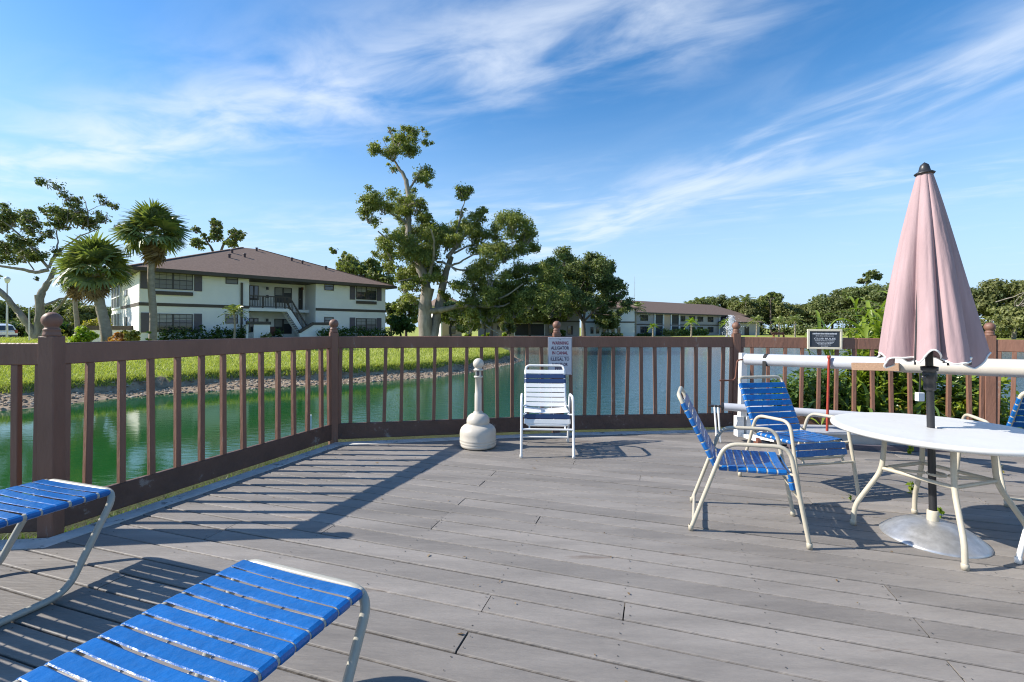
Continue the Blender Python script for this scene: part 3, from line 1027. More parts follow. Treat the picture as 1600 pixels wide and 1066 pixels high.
def far_palm(name, label, px, ytop, Y, Rc, group=None, lime=False, tr=0.14):
    b = Vector(pbase(px, Y))
    t = D(px, ytop, Y)
    root = thing(name, label, 'palm tree', b, 0, group)
    mb = MB()
    h = t.z - b.z
    mb.tube([(0, 0, -.2), (.05, 0, h * .5), (0, 0, h)], [tr * 1.2, tr, tr * .8], 7)
    mb.build('trunk', M['palm_bark'], root)
    vs, fs = [], []
    r = random.Random(px)
    for k in range(18):
        az = k * 2.39996
        el = R(75 - 95 * k / 17 + r.uniform(-8, 8))
        d = Vector((math.cos(az) * math.cos(el), math.sin(az) * math.cos(el), math.sin(el)))
        s = Vector((-math.sin(az), math.cos(az), 0))
        for j in range(5):
            for sg in (-1, 1):
                u0 = (j + .4) / 5
                p = Vector((0, 0, h)) + d * Rc * u0 + Vector((0, 0, -.45 * Rc * u0 ** 2))
                e = p + (d * .5 + s * sg * .75) * Rc * .42 * (1.1 - u0 * .6) + Vector((0, 0, -.14 * Rc))
                w = d * Rc * .05
                q = len(vs)
                vs += [tuple(p - w), tuple(e - w * .3), tuple(e + w * .3), tuple(p + w)]
                fs.append((q, q + 1, q + 2, q + 3))
    link(bpy.data.objects.new('crown', mesh_np('crown', vs, fs, M['lime'] if lime else M['palm'])), root)
    return root


for px, yt, Y, Rc, lab, lime in [(1080, 503, 84, 1.5, 'young palm with staked trunk before the middle of the far building', True), (1136, 504, 86, 1.5, 'young palm just left of the fountain on the far lawn', True),
                                 (1020, 510, 80, 1.1, 'smallest palm at the left end of the far building', True), (1182, 500, 92, 1.9, 'slender palm right of the far building', False),
                                 (1217, 502, 92, 2.0, 'feathery palm standing over the red bench', False), (1242, 500, 90, 2.2, 'palm with orange drooping fronds nearest the notice', False),
                                 (993, 482, 88, 2.6, 'bushy palm against the left end of the far roof', False), (1095, 472, 126, 3.0, 'palm crown showing over the middle of the far roof', False),
                                 (1165, 470, 118, 3.2, 'yellowish palm rising behind the right end of the far roof', False), (1076, 476, 130, 2.4, 'small palm crown over the far roof, left of another', False)]:
    far_palm('palm_tree', lab, px, yt, Y, Rc, None, lime)
for px, yt, Y, Rc, lab in [(366, 487, 32.5, 1.0, 'spindly young palm in front of the small dark window')]:
    far_palm('palm_tree', lab, px, yt, Y, Rc, None, False, .07)

# ================================================================== BUILDINGS
M['slat'] = mat('blind_slat', (0.34, 0.33, 0.31), 0.6, var=0.1)


class Bldg:
    def __init__(self, name, label, A, ang, group=None):
        self.A, self.ang = Vector((*A, 0)), R(ang)
        self.detail = name == 'apartment_building' and A[1] < 40
        self.d = Vector((math.cos(self.ang), math.sin(self.ang), 0))
        self.n = Vector((-self.d.y, self.d.x, 0))
        self.root = thing(name, label, 'building', (A[0], A[1], 0), self.ang, group)

    def u(self, px, v=0.0):
        t = (px - PX0) / F
        P = self.A + self.n * v
        return (t * P.y - P.x) / (self.d.x - t * self.d.y)

    def z(self, py, px, v=0.0):
        Y = (self.A + self.n * v + self.d * self.u(px, v)).y
        return EYE + (hy(px) - py) / F * Y

    def part(self, name, m, boxes, bev=0):
        first = None
        for a, b in boxes:
            mb = MB()
            mb.box(a, b)
            o = mb.build(name, m, self.root)
            first = first or o
        return first

    def window(self, x0, x1, z0, z1, v, cols=2, rows=2, frame=None, pane=None, sub=1, nm='window'):
        """frame proud of the wall with a recessed pane; sub = muntin cells per sash"""
        f = .05
        mb = MB()
        mb.box((x0, v - .06, z0), (x0 + f, v + .02, z1)).box((x1 - f, v - .06, z0), (x1, v + .02, z1))
        mb.box((x0 + f, v - .06, z1 - f), (x1 - f, v + .02, z1)).box((x0 + f, v - .06, z0), (x1 - f, v + .02, z0 + f))
        for i in range(1, cols):
            x = x0 + (x1 - x0) * i / cols
            mb.box((x - .05, v - .055, z0 + f), (x + .05, v + .02, z1 - f))
        for j in range(1, rows):
            z = z0 + (z1 - z0) * j / rows
            mb.box((x0 + f, v - .045, z - .03), (x1 - f, v + .02, z + .03))
        if sub > 1:
            for i in range(cols):
                for k in range(1, sub):
                    x = x0 + (x1 - x0) * (i + k / sub) / cols
                    mb.box((x - .013, v - .032, z0 + f), (x + .013, v + .02, z1 - f))
            for j in range(rows):
                for k in range(1, 2):
                    z = z0 + (z1 - z0) * (j + k / 2) / rows
                    mb.box((x0 + f, v - .034, z - .012), (x1 - f, v + .02, z + .012))
        w = mb.build(nm, frame or M['bronze'], self.root)
        p = MB()
        p.box((x0 + f, v - .02, z0 + f), (x1 - f, v + .018, z1 - f))
        p.build('pane', pane or M['glass'], w)
        if x1 - x0 > .8 and self.detail:
            for i in range(cols):
                xa, xb = x0 + (x1 - x0) * i / cols + .07, x0 + (x1 - x0) * (i + 1) / cols - .07
                dz = (z1 - z0) * rnd.choice([.36, .44, .48, .3])
                b = MB()
                k = max(3, int(dz / .09))
                for j in range(k):
                    zb = z1 - f - dz * (j + .9) / k
                    b.box((xa, v - .026, zb), (xb, v - .0205, zb + dz / k * .8))
                b.build('window_blind', M['slat'], w)
        return w

    def roof(self, x0, x1, y0, y1, ze, zr, ridge, th=.22, m=None):
        """hip roof; ridge = ((xa, y), (xb, y))"""
        (xa, ya), (xb, yb) = ridge
        mb = MB()
        vs = [(x0, y0, ze), (x1, y0, ze), (x1, y1, ze), (x0, y1, ze), (xa, ya, zr), (xb, yb, zr)]
        mb.add(vs, [(0, 1, 5, 4), (1, 2, 5), (2, 3, 4, 5), (3, 0, 4)])
        mb.add([(x0, y0, ze - .02), (x1, y0, ze - .02), (x1, y1, ze - .02), (x0, y1, ze - .02)], [(0, 3, 2, 1)])
        r = mb.build('roof', m or M['shingle'], self.root)
        f = MB()
        e = .06
        f.box((x0 - e, y0 - e, ze - th), (x1 + e, y0, ze + .03)).box((x0 - e, y1, ze - th), (x1 + e, y1 + e, ze + .03))
        f.box((x0 - e, y0, ze - th), (x0, y1, ze + .03)).box((x1, y0, ze - th), (x1 + e, y1, ze + .03))
        f.build('fascia', M['trim'], r)
        s = MB()
        s.box((x0, y0, ze - th + .01), (x1, y1, ze - th + .03))
        s.build('soffit', M['trim'], r)
        return r


ZZ = lambda x, y: (160 + .3 * x, 370 + .3 * y)
b1 = Bldg('apartment_building', 'near two-storey cream apartment building with open stairwell and brown hip roof', (-25.9, 32), 45.16)
L1, W1, ZE = 19.0, 19.5, 5.28
ur0, ur1, VR = b1.u(389), b1.u(493), 2.4
b1.part('wall', M['stucco'], [((0, 0, -.7), (ur0, W1, ZE - .2)), ((ur1, 0, -.7), (L1, W1, ZE - .2)), ((ur0, VR, -.7), (ur1, W1, ZE - .2))])
b1.part('floor_slab', M['stucco'], [((ur0 + .002, 0.12, 2.55), (b1.u(453), VR - .002, 2.80)), ((b1.u(453), 1.45, 2.55), (ur1 - .002, VR - .002, 2.80)), ((ur0 + .002, -.3, -.6), (ur1 - .002, VR - .002, 0.02))])
b1.part('band', M['trim'], [((-.03, -.03, 2.72), (ur0 - .005, -.001, 2.95)), ((ur1 + .005, -.03, 2.72), (L1 + .03, -.001, 2.95)), ((-.03, -.001, 2.72), (-.001, 11, 2.95))])
r1 = b1.roof(-.75, L1 + .75, -.75, W1 + .75, ZE + .03, 9.0, ((8.9, W1 / 2 - .2), (10.4, W1 / 2 - .2)))
for x, y in ((6.6, 4.6), (7.3, 6.6), (8.0, 5.4), (12.2, 5.8), (12.9, 5.0), (14.6, 3.6), (9.9, 8.6)):
    f = (y + .75) / (W1 / 2 + .55) * 3.7 + ZE
    mb = MB()
    mb.lathe([(.09, -.3), (.09, .28), (.14, .29), (.14, .36), (.001, .38)], 8, (x, y, f))
    mb.build('roof_vent', M['shutter'], r1)
# ridge caps
rc = MB()
for c in ((-.75, -.75), (L1 + .75, -.75)):
    rc.beam((c[0], c[1], ZE + .05), (8.9 if c[0] < 0 else 10.4, W1 / 2 - .2, 9.02), .26, .05)
rc.build('ridge_cap', M['shingle'], r1)


def b1win(x0, x1, y0, y1, cols, rows, sub=1, v=0.0, pane=None):
    p0, p1 = ZZ(x0, y0), ZZ(x1, y1)
    pm = ((p0[0] + p1[0]) / 2)
    a, b = b1.u(p0[0], v), b1.u(p1[0], v)
    return a, b, b1.z(p1[1], pm, v), b1.z(p0[1], pm, v)


def shut(a, b, z0, z1, v=0.0):
    mb = MB()
    mb.bbox((a, v - .05, z0), (b, v - .002, z1), .012)
    n = int((z1 - z0) / .12)
    for k in range(n):
        z = z0 + .06 + (z1 - z0 - .12) * (k + .5) / n
        mb.box((a + .05, v - .062, z - .025), (b - .05, v - .048, z + .02))
    return mb.build('shutter', M['shutter'], b1.root)


a, b, z0, z1 = b1win(285, 470, 178, 275, 2, 2)
b1.window(a - .3, b, z0, z1, 0, 2, 2, sub=3, pane=M['blind'])
shut(b + .08, b + .58, z0 - .05, z1 + .05)
shut(a - .95, a - .45, z0 - .05, z1 + .05)
b1.part('sill', M['trim'], [((a - .3, -.12, z0 - .42), (b, -.002, z0 - .16))])
a, b, z0, z1 = b1win(288, 470, 402, 495, 2, 2)
b1.window(a - .3, b, z0, z1, 0, 2, 2, sub=3)
shut(b + .08, b + .58, z0 - .05, z1 + .05)
shut(a - .95, a - .45, z0 - .05, z1 + .05)
a, b, z0, z1 = b1win(640, 705, 198, 247, 1, 2)
b1.window(a, b, z0, z1, 0, 1, 2, pane=M['blind'])
a, b, z0, z1 = b1win(640, 705, 404, 452, 1, 2)
b1.window(a, b, z0, z1, 0, 1, 2, pane=M['glass'])
a, b, z0, z1 = b1win(1155, 1203, 238, 280, 1, 2)
b1.window(a, b, z0, z1, 0, 1, 2, pane=M['glass'])
a, b, z0, z1 = b1win(1155, 1203, 418, 458, 1, 2)
b1.window(a, b, z0, z1, 0, 1, 2, pane=M['glass'])
a, b, z0, z1 = b1win(1320, 1425, 254, 328, 2, 2)
b1.window(a, b, z0, z1, 0, 2, 2, sub=2)
shut(b + .06, b + .56, z0 - .05, z1 + .05)
shut(a - .62, a - .08, z0 - .05, z1 + .05)
b1.part('sill', M['trim'], [((a, -.12, z0 - .42), (b, -.002, z0 - .14))])
a, b, z0, z1 = b1win(1320, 1425, 425, 495, 2, 2)
b1.window(a, b, z0, z1, 0, 2, 2, sub=2, pane=M['blind'])
shut(b + .06, b + .56, z0 - .05, z1 + .05)
shut(a - .62, a - .08, z0 - .05, z1 + .05)
# downpipe
ud = b1.u(377)
mb = MB()
mb.beam((ud, -.09, -.3), (ud, -.09, 4.75), .14, .12, (0, 1, 0))
mb.build('downpipe', M['trim'], b1.root)
# recess: windows, doors, railing, stair
for x0, x1, zlo, zhi, pane in ((763, 812, 3.55, 4.78, 'glass'), (895, 985, 3.4, 4.75, 'screen')):
    a, b = b1.u(ZZ(x0, 0)[0], VR), b1.u(ZZ(x1, 0)[0], VR)
    w = b1.window(a, b, zlo, zhi, VR, 2, 1, pane=M[pane])
    b1.window(a, b, zlo - 2.75, zhi - 2.78, VR, 2, 1, pane=M[pane])
a, b = b1.u(466, VR), b1.u(472.5, VR)
dr = b1.part('door', M['door'], [((a, VR - .05, 2.802), (b, VR - .002, 4.85))])
kb = MB()
kb.lathe([(.001, 0), (.04, .02), (.04, .06), (.001, .08)], 8, (a + .1, VR - .1, 3.75))
kb.build('handle', M['galv'], dr)
for px, z, nm, mm in ((417, 4.6, 'wall_lamp', 'black'), (471.5, 4.75, 'wall_lamp', 'rust'), (417, 1.85, 'wall_lamp', 'black'), (417, 3.9, 'wall_plate', 'black')):
    x = b1.u(px, VR)
    b1.part(nm, M[mm], [((x - .08, VR - .16, z - .12), (x + .08, VR - .002, z + .12))])
us = b1.u(453)
rail = MB()
zt = 3.78
rail.box((ur0 + .004, .13, zt - .05), (us, .19, zt + .04)).box((ur0 + .004, .13, 2.9), (us, .19, 2.96))
for k in range(4):
    x = ur0 + .05 + (us - ur0 - .1) * k / 3
    rail.box((x - .045, .12, 2.8), (x + .045, .2, zt - .05))
rl = rail.build('railing', M['trim'], b1.root)
nb = 24
for k in range(nb):
    x = ur0 + .12 + (us - ur0 - .24) * (k + .5) / nb
    mb = MB()
    mb.box((x - .018, .142, 2.96), (x + .018, .178, zt - .05))
    mb.build('baluster', M['trim'], rl)
u1 = b1.u(484)
st = MB()
n = 15
run = (u1 - us) / n
for k in range(n):
    z = 2.80 - (k + 1) * 2.75 / n
    st.box((us + k * run, .2, z - .06), (us + (k + 1) * run + .02, 1.4, z))
st.build('stair_tread', M['stucco_grey_shade'], b1.root)
sg = MB()
for v in (.14, 1.40):
    sg.beam((us - .05, v, 2.62), (u1 + .05, v, -.10), .05, .34)
sg.build('stair_stringer', M['stucco'], b1.root)
hr = MB()
for v in (.12, 1.42):
    hr.beam((us, v, zt), (u1, v, zt - 2.75), .07, .12)
    hr.beam((us, v, zt - .78), (u1, v, zt - 3.53), .05, .06)
    for k in range(16):
        x = us + (u1 - us) * (k + .5) / 16
        z = zt - 2.75 * (k + .5) / 16
        hr.box((x - .018, v - .018, z - .8), (x + .018, v + .018, z))
hr.build('stair_rail', M['trim'], b1.root)
# low walls with dark caps
a, b = b1.u(384, -1.0), b1.u(420, -1.0)
b1.part('patio_wall', M['stucco'], [((a + .5, -1.3, -.6), (b, -1.12, 1.45)), ((a, -1.12, -.6), (a + .15, -.01, 1.45))])
b1.part('wall_cap', M['trim'], [((a - .02, -1.36, 1.452), (b + .06, -1.02, 1.68))])
a, b, c = b1.u(466, -1.0), b1.u(487, -1.0), b1.u(512, -1.0)
mb = MB()
mb.add([(a, -1.3, -.6), (b, -1.3, -.6), (c, -1.3, -.6), (c, -1.3, 1.45), (b, -1.3, 1.45), (a, -1.3, .75),
        (a, -1.12, -.6), (b, -1.12, -.6), (c, -1.12, -.6), (c, -1.12, 1.45), (b, -1.12, 1.45), (a, -1.12, .75)],
       [(0, 1, 4, 5), (1, 2, 3, 4), (11, 10, 7, 6), (10, 9, 8, 7), (0, 5, 11, 6), (2, 8, 9, 3)])
mb.build('patio_wall', M['stucco'], b1.root)
mb = MB()
mb.beam((a, -1.21, .86), (b, -1.21, 1.56), .32, .22)
mb.beam((b, -1.21, 1.56), (c, -1.21, 1.56), .32, .22)
mb.build('wall_cap', M['trim'], b1.root)
# round badge on the wall
bd = MB()
bd.box((b1.u(382.5), -.02, 1.60), (b1.u(387.5), -.002, 2.05))
bdo = bd.build('wall_badge', M['white_post'], b1.root)
bb = MB()
cx, czz = b1.u(385), 1.84
bb.tube([(cx + .13 * math.cos(k * .5236), -.03, czz + .13 * math.sin(k * .5236)) for k in range(12)], .03, 5, True)
bb.build('badge_ring', M['badge_blue'], bdo)
# left side: screened porches, small windows, patio wall
def sidebox(name, m, boxes):
    return b1.part(name, m, boxes)


for zz in (0.35, 3.0):
    sidebox('porch_screen', M['screen'], [((-.03, 11.2, zz), (-.001, 18.9, zz + 2.0))])
    sidebox('porch_frame', M['white_post'], [((-.10, v - .09, zz - .2), (-.031, v + .09, zz + 2.1)) for v in (11.2, 13.7, 16.3, 18.9)] + [((-.09, 11.3, zz + .85), (-.032, 18.8, zz + .95)), ((-.09, 11.3, zz + 2.0), (-.032, 18.8, zz + 2.1)), ((-.09, 11.3, zz - .2), (-.032, 18.8, zz - .05))])
for zlo, zhi, v0, v1 in ((.7, 2.0, 6.8, 8.3), (3.7, 4.2, 6.8, 8.3)):
    w = sidebox('window', M['bronze'], [((-.05, v0, zlo), (-.001, v1, zhi))])
    mb = MB()
    mb.box((-.056, v0 + .08, zlo + .06), (-.048, v1 - .08, zhi - .06))
    mb.build('pane', M['blind'], w)
sidebox('patio_wall', M['stucco'], [((-2.6, 3.2, -.6), (-2.42, 11, 1.0)), ((-2.42, 3.2, -.6), (-.01, 3.38, 1.0))])
sidebox('wall_cap', M['trim'], [((-2.64, 3.1, 1.002), (-2.38, 11, 1.3)), ((-2.38, 3.1, 1.002), (-.01, 3.42, 1.3))])


def hedge_row(label, pts, h, w, m, size=.11, name='hedge', cat='hedge', group=None):
    """clipped but uneven row of leaves along a line on the ground"""
    p0 = Vector((*pts[0], 0))
    root = thing(name, label, cat, (p0.x, p0.y, gz(p0.x, p0.y)), 0, group)
    blobs = []
    for a, b in zip(pts, pts[1:]):
        a, b = Vector((*a, 0)), Vector((*b, 0))
        n = max(2, int((b - a).length / (w * .55)))
        for k in range(n):
            q = a.lerp(b, (k + .5) / n)
            hh = h * rnd.uniform(.75, 1.12)
            q = q - p0
            for zz in (.28, .66):
                r = w * rnd.uniform(.5, .62)
                blobs.append((Vector((q.x + rnd.uniform(-.1, .1), q.y + rnd.uniform(-.1, .1), hh * zz + gz(p0.x + q.x, p0.y + q.y) - gz(p0.x, p0.y))), (r, r, hh * .36), 4.0 * (r / size) ** 2))
    foliage('foliage', blobs, size, m, root)
    return root


def b1pt(px, v):
    q = b1.A + b1.n * v + b1.d * b1.u(px, v)
    return (q.x, q.y)


hedge_row('long dark green hedge under the left windows of the near building', [b1pt(248, -.8), b1pt(312, -.8), b1pt(384, -.8)], 1.25, .9, M['hedge'])
hedge_row('dark green hedge under the right window of the near building', [b1pt(500, -2.0), b1pt(530, -1.0), b1pt(612, -.8)], 1.35, .9, M['hedge'])
hedge_row('small pale shrub in front of the low stairwell wall', [b1pt(406, -1.9), b1pt(424, -1.9)], .85, .6, M['far_olive'])
bushy('shrub', 'bright lime green shrub left of the patio wall', 133, 510, 540, 38, 26, M['lime'], M['bark_dark'], .10, None, 'shrub')
bushy('shrub', 'yellow-green shrub with red tips behind the lime shrub', 150, 492, 528, 46, 34, M['yellow'], M['bark_dark'], .12, None, 'shrub')
bushy('shrub', 'orange-red croton shrub at the foot of the thick palm', 181, 520, 545, 26, 25.5, M['croton'], M['bark_dark'], .09, None, 'shrub')
bushy('shrub', 'golden yellow shrub between the croton and the building corner', 203, 517, 545, 32, 27, M['yellow'], M['bark_dark'], .09, None, 'shrub')
bushy('shrub', 'tiny pale seedling shrub beside the tall palm trunk', 232, 516, 542, 8, 27, M['lime'], M['bark_dark'], .08, None, 'shrub')
bushy('shrub', 'pale shrub half hidden by the ball of the leftmost post', 95, 512, 540, 14, 30, M['yellow'], M['bark_dark'], .1, None, 'shrub')

# patio things by the stair
q = b1pt(436, -.7)
pot = thing('potted_plant', 'dark potted plant in the stairwell opening of the near building', 'plant', (*q, .03))
mb = MB()
mb.lathe([(.001, 0), (.2, 0), (.28, .4), (.30, .45), (.24, .46), (.001, .43)], 14)
mb.build('pot', M['black'], pot)
foliage('foliage', [(Vector((0, 0, .75)), (.4, .4, .42), 160)], .1, M['hedge'], pot)
q = b1pt(424.5, -.4)
ch = thing('garden_chair', 'dark red-backed garden chair beside the potted plant', 'chair', (*q, .03), R(20))
mb = MB()
mb.bbox((-.28, -.25, .38), (.28, .25, .46), .02)
mb.build('seat', M['black'], ch)
mb = MB()
mb.bbox((-.24, .2, .48), (.24, .27, 1.25), .03)
mb.build('backrest', M['rust'], ch)
for sx_ in (-.25, .25):
    for sy_ in (-.2, .22):
        mb = MB()
        mb.box((sx_ - .02, sy_ - .02, 0), (sx_ + .02, sy_ + .02, .38))
        mb.build('leg', M['black'], ch)

# ------------------------------------------------------------------ building across the water, centre
def apt(bld, L, Wd, zg, zeave, zridge, m, band=None):
    bld.part('wall', m, [((0, 0, zg - .8), (L, Wd, zeave - .2))])
    bld.roof(-.7, L + .7, -.7, Wd + .7, zeave, zridge, ((Wd * .45, Wd / 2), (L - Wd * .45, Wd / 2)))
    if band:
        bld.part('band', M['trim'], [((-.03, -.04, band - .12), (L + .03, -.001, band + .12))])


b2 = Bldg('apartment_building', 'grey shaded apartment block with dark two-storey screened porch behind the great oak', (-5.8, 79), 0)
apt(b2, 17.4, 13, -.5, 5.0, 8.2, M['stucco_grey_shade'], 2.35)
for z0, z1 in ((-.1, 1.9), (2.65, 4.5)):
    a, b = b2.u(804), b2.u(851)
    o = b2.part('porch_screen', M['screen'], [((a, -.03, z0), (b, -.001, z1))])
    mid = b2.u(828)
    mb = MB()
    for x in (a, mid, b):
        mb.box((x - .09, -.09, z0 - .2), (x + .09, -.031, z1 + .1))
    mb.box((a + .1, -.08, z1), (b - .1, -.032, z1 + .12)).box((a + .1, -.08, z0 - .15), (b - .1, -.032, z0))
    mb.build('porch_frame', M['white_post'], o)
for px, w, z0, z1 in ((862, 9, .1, 1.7), (795, 7, .1, 1.7), (861, 8, 3.2, 4.4), (780, 6, .9, 1.6), (891, 8, .1, 1.6), (770, 8, 3.1, 4.3)):
    b2.window(b2.u(px - w / 2), b2.u(px + w / 2), z0, z1, 0, 1, 2)
b2.part('sill', M['trim'], [((b2.u(856.5), -.1, 2.75), (b2.u(866), -.002, 3.0))])
b2b = Bldg('apartment_wing', 'cream sunlit wing with shaded tan face showing right of the thick oak trunk', (-11.2, 74), 25)
b2b.part('wall', M['stucco_tan_shade'], [((0, 0, -1.2), (3.3, .25, 4.7))])  # face turned from the sun, its shade is in the tan colour
b2b.part('side_wall', M['stucco'], [((-.25, 0, -1.2), (-.001, 9, 4.7))])
b2b.part('back_wall', M['stucco_tan_shade'], [((0, .251, -1.2), (3.3, 9, 4.69))])
b2b.part('band', M['trim'], [((-.29, -.04, 2.2), (3.3, -.001, 2.45)), ((-.29, 0, 2.2), (-.251, 9, 2.45))])
b2b.roof(-.9, 3.6, -.6, 9.5, 4.9, 6.6, ((1.3, 2), (1.4, 7)))
b2b.window(1.1, 2.2, .2, 1.4, 0, 1, 2)
# block behind the round oak
b2c = Bldg('apartment_building', 'sunlit cream apartment block seen under the round oak crown', (13.0, 86), -8)
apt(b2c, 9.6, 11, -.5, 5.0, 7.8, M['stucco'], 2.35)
for px in (925, 934, 944, 958, 967):
    for z0 in (.2, 3.0):
        b2c.window(b2c.u(px - 2.4), b2c.u(px + 2.4), z0, z0 + 1.2, 0, 1, 2)
# far building
b3 = Bldg('apartment_building', 'long shaded grey apartment building with low brown roof on the far bank behind the fountain', (22.2, 91), 35.0)
L3 = b3.u(1167)
apt(b3, L3, 12, -.5, 4.45, 7.3, M['stucco_grey_shade'], 2.0)
X5 = lambda x: 960 + x / 5
for x0, x1 in ((108, 152), (203, 262), (518, 552), (583, 628), (648, 692), (728, 772), (985, 1030)):
    for z0, z1 in ((.3, 1.6), (2.75, 3.95)):
        b3.window(b3.u(X5(x0)), b3.u(X5(x1)), z0, z1, 0, 2, 2)
for x0, x1 in ((310, 378), (438, 502), (818, 880), (942, 975)):
    for z0, z1 in ((-.3, 1.65), (2.2, 4.1)):
        a, b = b3.u(X5(x0)), b3.u(X5(x1))
        o = b3.part('porch_screen', M['screen'], [((a, -.04, z0), (b, -.001, z1))])
        mb = MB()
        for x in (a, b):
            mb = MB()
            mb.box((x - .14, -.25, z0 - .2), (x + .14, -.041, z1 + .15))
            mb.build('porch_post', M['white_post'], o)
b3.part('patio_wall', M['stucco_grey_shade'], [((b3.u(X5(330)), -2, -1), (b3.u(X5(385)), -1.8, .9)), ((b3.u(X5(838)), -2, -1), (b3.u(X5(872)), -1.8, .8))])
b3.part('entry_panel', M['stucco_tan_shade'], [((b3.u(X5(384)), -.06, -.4), (b3.u(X5(432)), -.002, 4.1))])


def b3pt(px, v):
    q = b3.A + b3.n * v + b3.d * b3.u(px, v)
    return (q.x, q.y)


hedge_row('clipped light hedge before the left half of the far building', [b3pt(1036, -3), b3pt(1057, -3)], 1.5, 1.5, M['far_olive'], .2)
hedge_row('long dark hedge before the middle of the far building', [b3pt(1059, -3), b3pt(1105, -3)], 1.6, 1.5, M['hedge'], .2)
hedge_row('dark hedge before the right end of the far building', [b3pt(1150, -3), b3pt(1172, -3)], 1.4, 1.4, M['hedge'], .2)
hedge_row('low dark planting under the far left windows of the far building', [b3pt(996, -2), b3pt(1018, -2)], .7, 1.0, M['hedge'], .18)
for px, w, lab in ((733, 16, 'light green shrub at the foot of the tan wing'), (760, 14, 'small lime shrub before the grey block, left one'), (788, 12, 'small lime shrub before the grey block, beside the dark porch')):
    bushy('shrub', lab, px, 520, 530, w, 70, M['lime'], M['bark_dark'], .16, None, 'shrub')
bushy('shrub', 'dark shrub behind the ball post with the warning sign', 877, 515, 528, 14, 74, M['hedge'], M['bark_dark'], .18, None, 'shrub')
hedge_row('green shrub bed under the round oak before the sunlit block', [(15.5, 80), (19, 80)], 1.0, 1.0, M['far_olive'], .18)
bb4 = Bldg('garden_house', 'low dark garden house among the trees right of the far building', (50.0, 108), 10)
bb4.part('wall', M['stucco_grey_shade'], [((0, 0, -1), (9, 7, 2.6))])
bb4.roof(-.6, 9.6, -.6, 7.6, 2.8, 4.6, ((3, 3.5), (6, 3.5)))
bb4.window(1.2, 3.4, .4, 1.8, 0, 2, 1)
bb4.part('door', M['door'], [((5, -.05, -.6), (6.2, -.002, 1.7))])

# ------------------------------------------------------------------ far small things
ft = D(1143, 492, 72)
fo = thing('fountain', 'white water jet rising from the lake in front of the far building', 'fountain', (ft.x, 72, WZ))
n = 1500
hgt = ft.z - WZ
t_ = rng.random(n)
zz = hgt * (1 - (1 - t_) ** 2)
out = rng.normal(size=(n, 2)) * (0.08 + 0.16 * t_[:, None])
fall = rng.random(n) < .5
apex = hgt * (.55 + .45 * rng.random(n) ** 1.5)
zz = zz * rng.uniform(.7, 1.0, n)
zz = np.where(fall, apex * (1 - rng.random(n) ** 2), zz)
out = np.where(fall[:, None], rng.normal(size=(n, 2)) * (.14 + .55 * np.sqrt(np.clip(1 - zz / hgt, 0, 1)))[:, None], out)
base = np.stack([out[:, 0], out[:, 1], zz], 1)
s = 0.02 + .028 * rng.random((n, 1, 1))
tet = np.array([(1, 1, 1), (-1, -1, 1), (-1, 1, -1), (1, -1, -1)])[None] * s
Vt = (base[:, None] + tet).reshape(-1, 3)
Ft = (np.arange(n)[:, None, None] * 4 + np.array([(0, 1, 2), (0, 3, 1), (0, 2, 3), (1, 3, 2)])[None]).reshape(-1, 3)
spray_m = mat('spray', (0.85, 0.9, 0.95), 0.3)
sp = link(bpy.data.objects.new('spray', mesh_np('spray', Vt, Ft, spray_m)), fo)
sp['kind'] = 'stuff'
mb = MB()
mb.lathe([(.001, -.1), (.55, -.1), (.55, .05), (.3, .16), (.08, .2), (.05, .35), (.001, .36)], 14)
mb.build('float', M['black'], fo)

mast = MB()
mp_ = D(991, 432, 230)
mast.tube([(0, 0, 0), (0, 0, mp_.z + .5)], [.22, .06], 5)
for k in range(6):
    z = mp_.z * (.3 + .12 * k)
    mast.box((-.45, -.03, z - .03), (.45, .03, z + .03))
mo = mast.build('radio_mast', M['galv'])
mo.location = (mp_.x, 230, -.5)
tag(mo, 'thin radio mast against the sky above the left end of the far building', 'mast')

lp = D(11, 437, 44)
lo = thing('street_lamp', 'grey street lamp with round white head at the far left', 'street lamp', (lp.x, 44, gz(lp.x, 44)))
h_ = lp.z - gz(lp.x, 44)
mb = MB()
mb.tube([(0, 0, 0), (0, 0, h_ - .3)], [.09, .05], 8)
mb.build('pole', M['galv'], lo)
mb = MB()
mb.lathe([(.001, -.35), (.12, -.33), (.20, -.1), (.26, .08), (.16, .22), (.001, .3)], 12, (0, 0, h_))
mb.build('lamp_head', M['white_post'], lo)
sp_ = D(46, 481, 36)
so = thing('sign_post', 'slim grey sign post standing on the lawn right of the white car', 'post', (sp_.x, 36, gz(sp_.x, 36)))
h_ = sp_.z - gz(sp_.x, 36)
mb = MB()
mb.tube([(0, 0, 0), (-.02, 0, h_)], .045, 8)
mb.build('pole', M['galv'], so)
mb = MB()
mb.box((-.05, -.06, h_ - .9), (.05, -.045, h_ - .05))
mb.build('sign_plate', M['galv'], so)
bp_ = D(1217, 524, 88)
be = thing('park_bench', 'small red-brown bench under the feathery palm on the far lawn', 'bench', (bp_.x, 88, gz(bp_.x, 88)))
for nm, a, b in (('seat', (-1.2, -.25, .42), (1.2, .25, .5)), ('backrest', (-1.2, .27, .55), (1.2, .33, .95)), ('leg', (-1.0, -.2, 0), (-.9, .3, .42)), ('leg', (.9, -.2, 0), (1.0, .3, .42))):
    mb = MB()
    mb.bbox(a, b, .01)
    mb.build(nm, M['rust'], be)

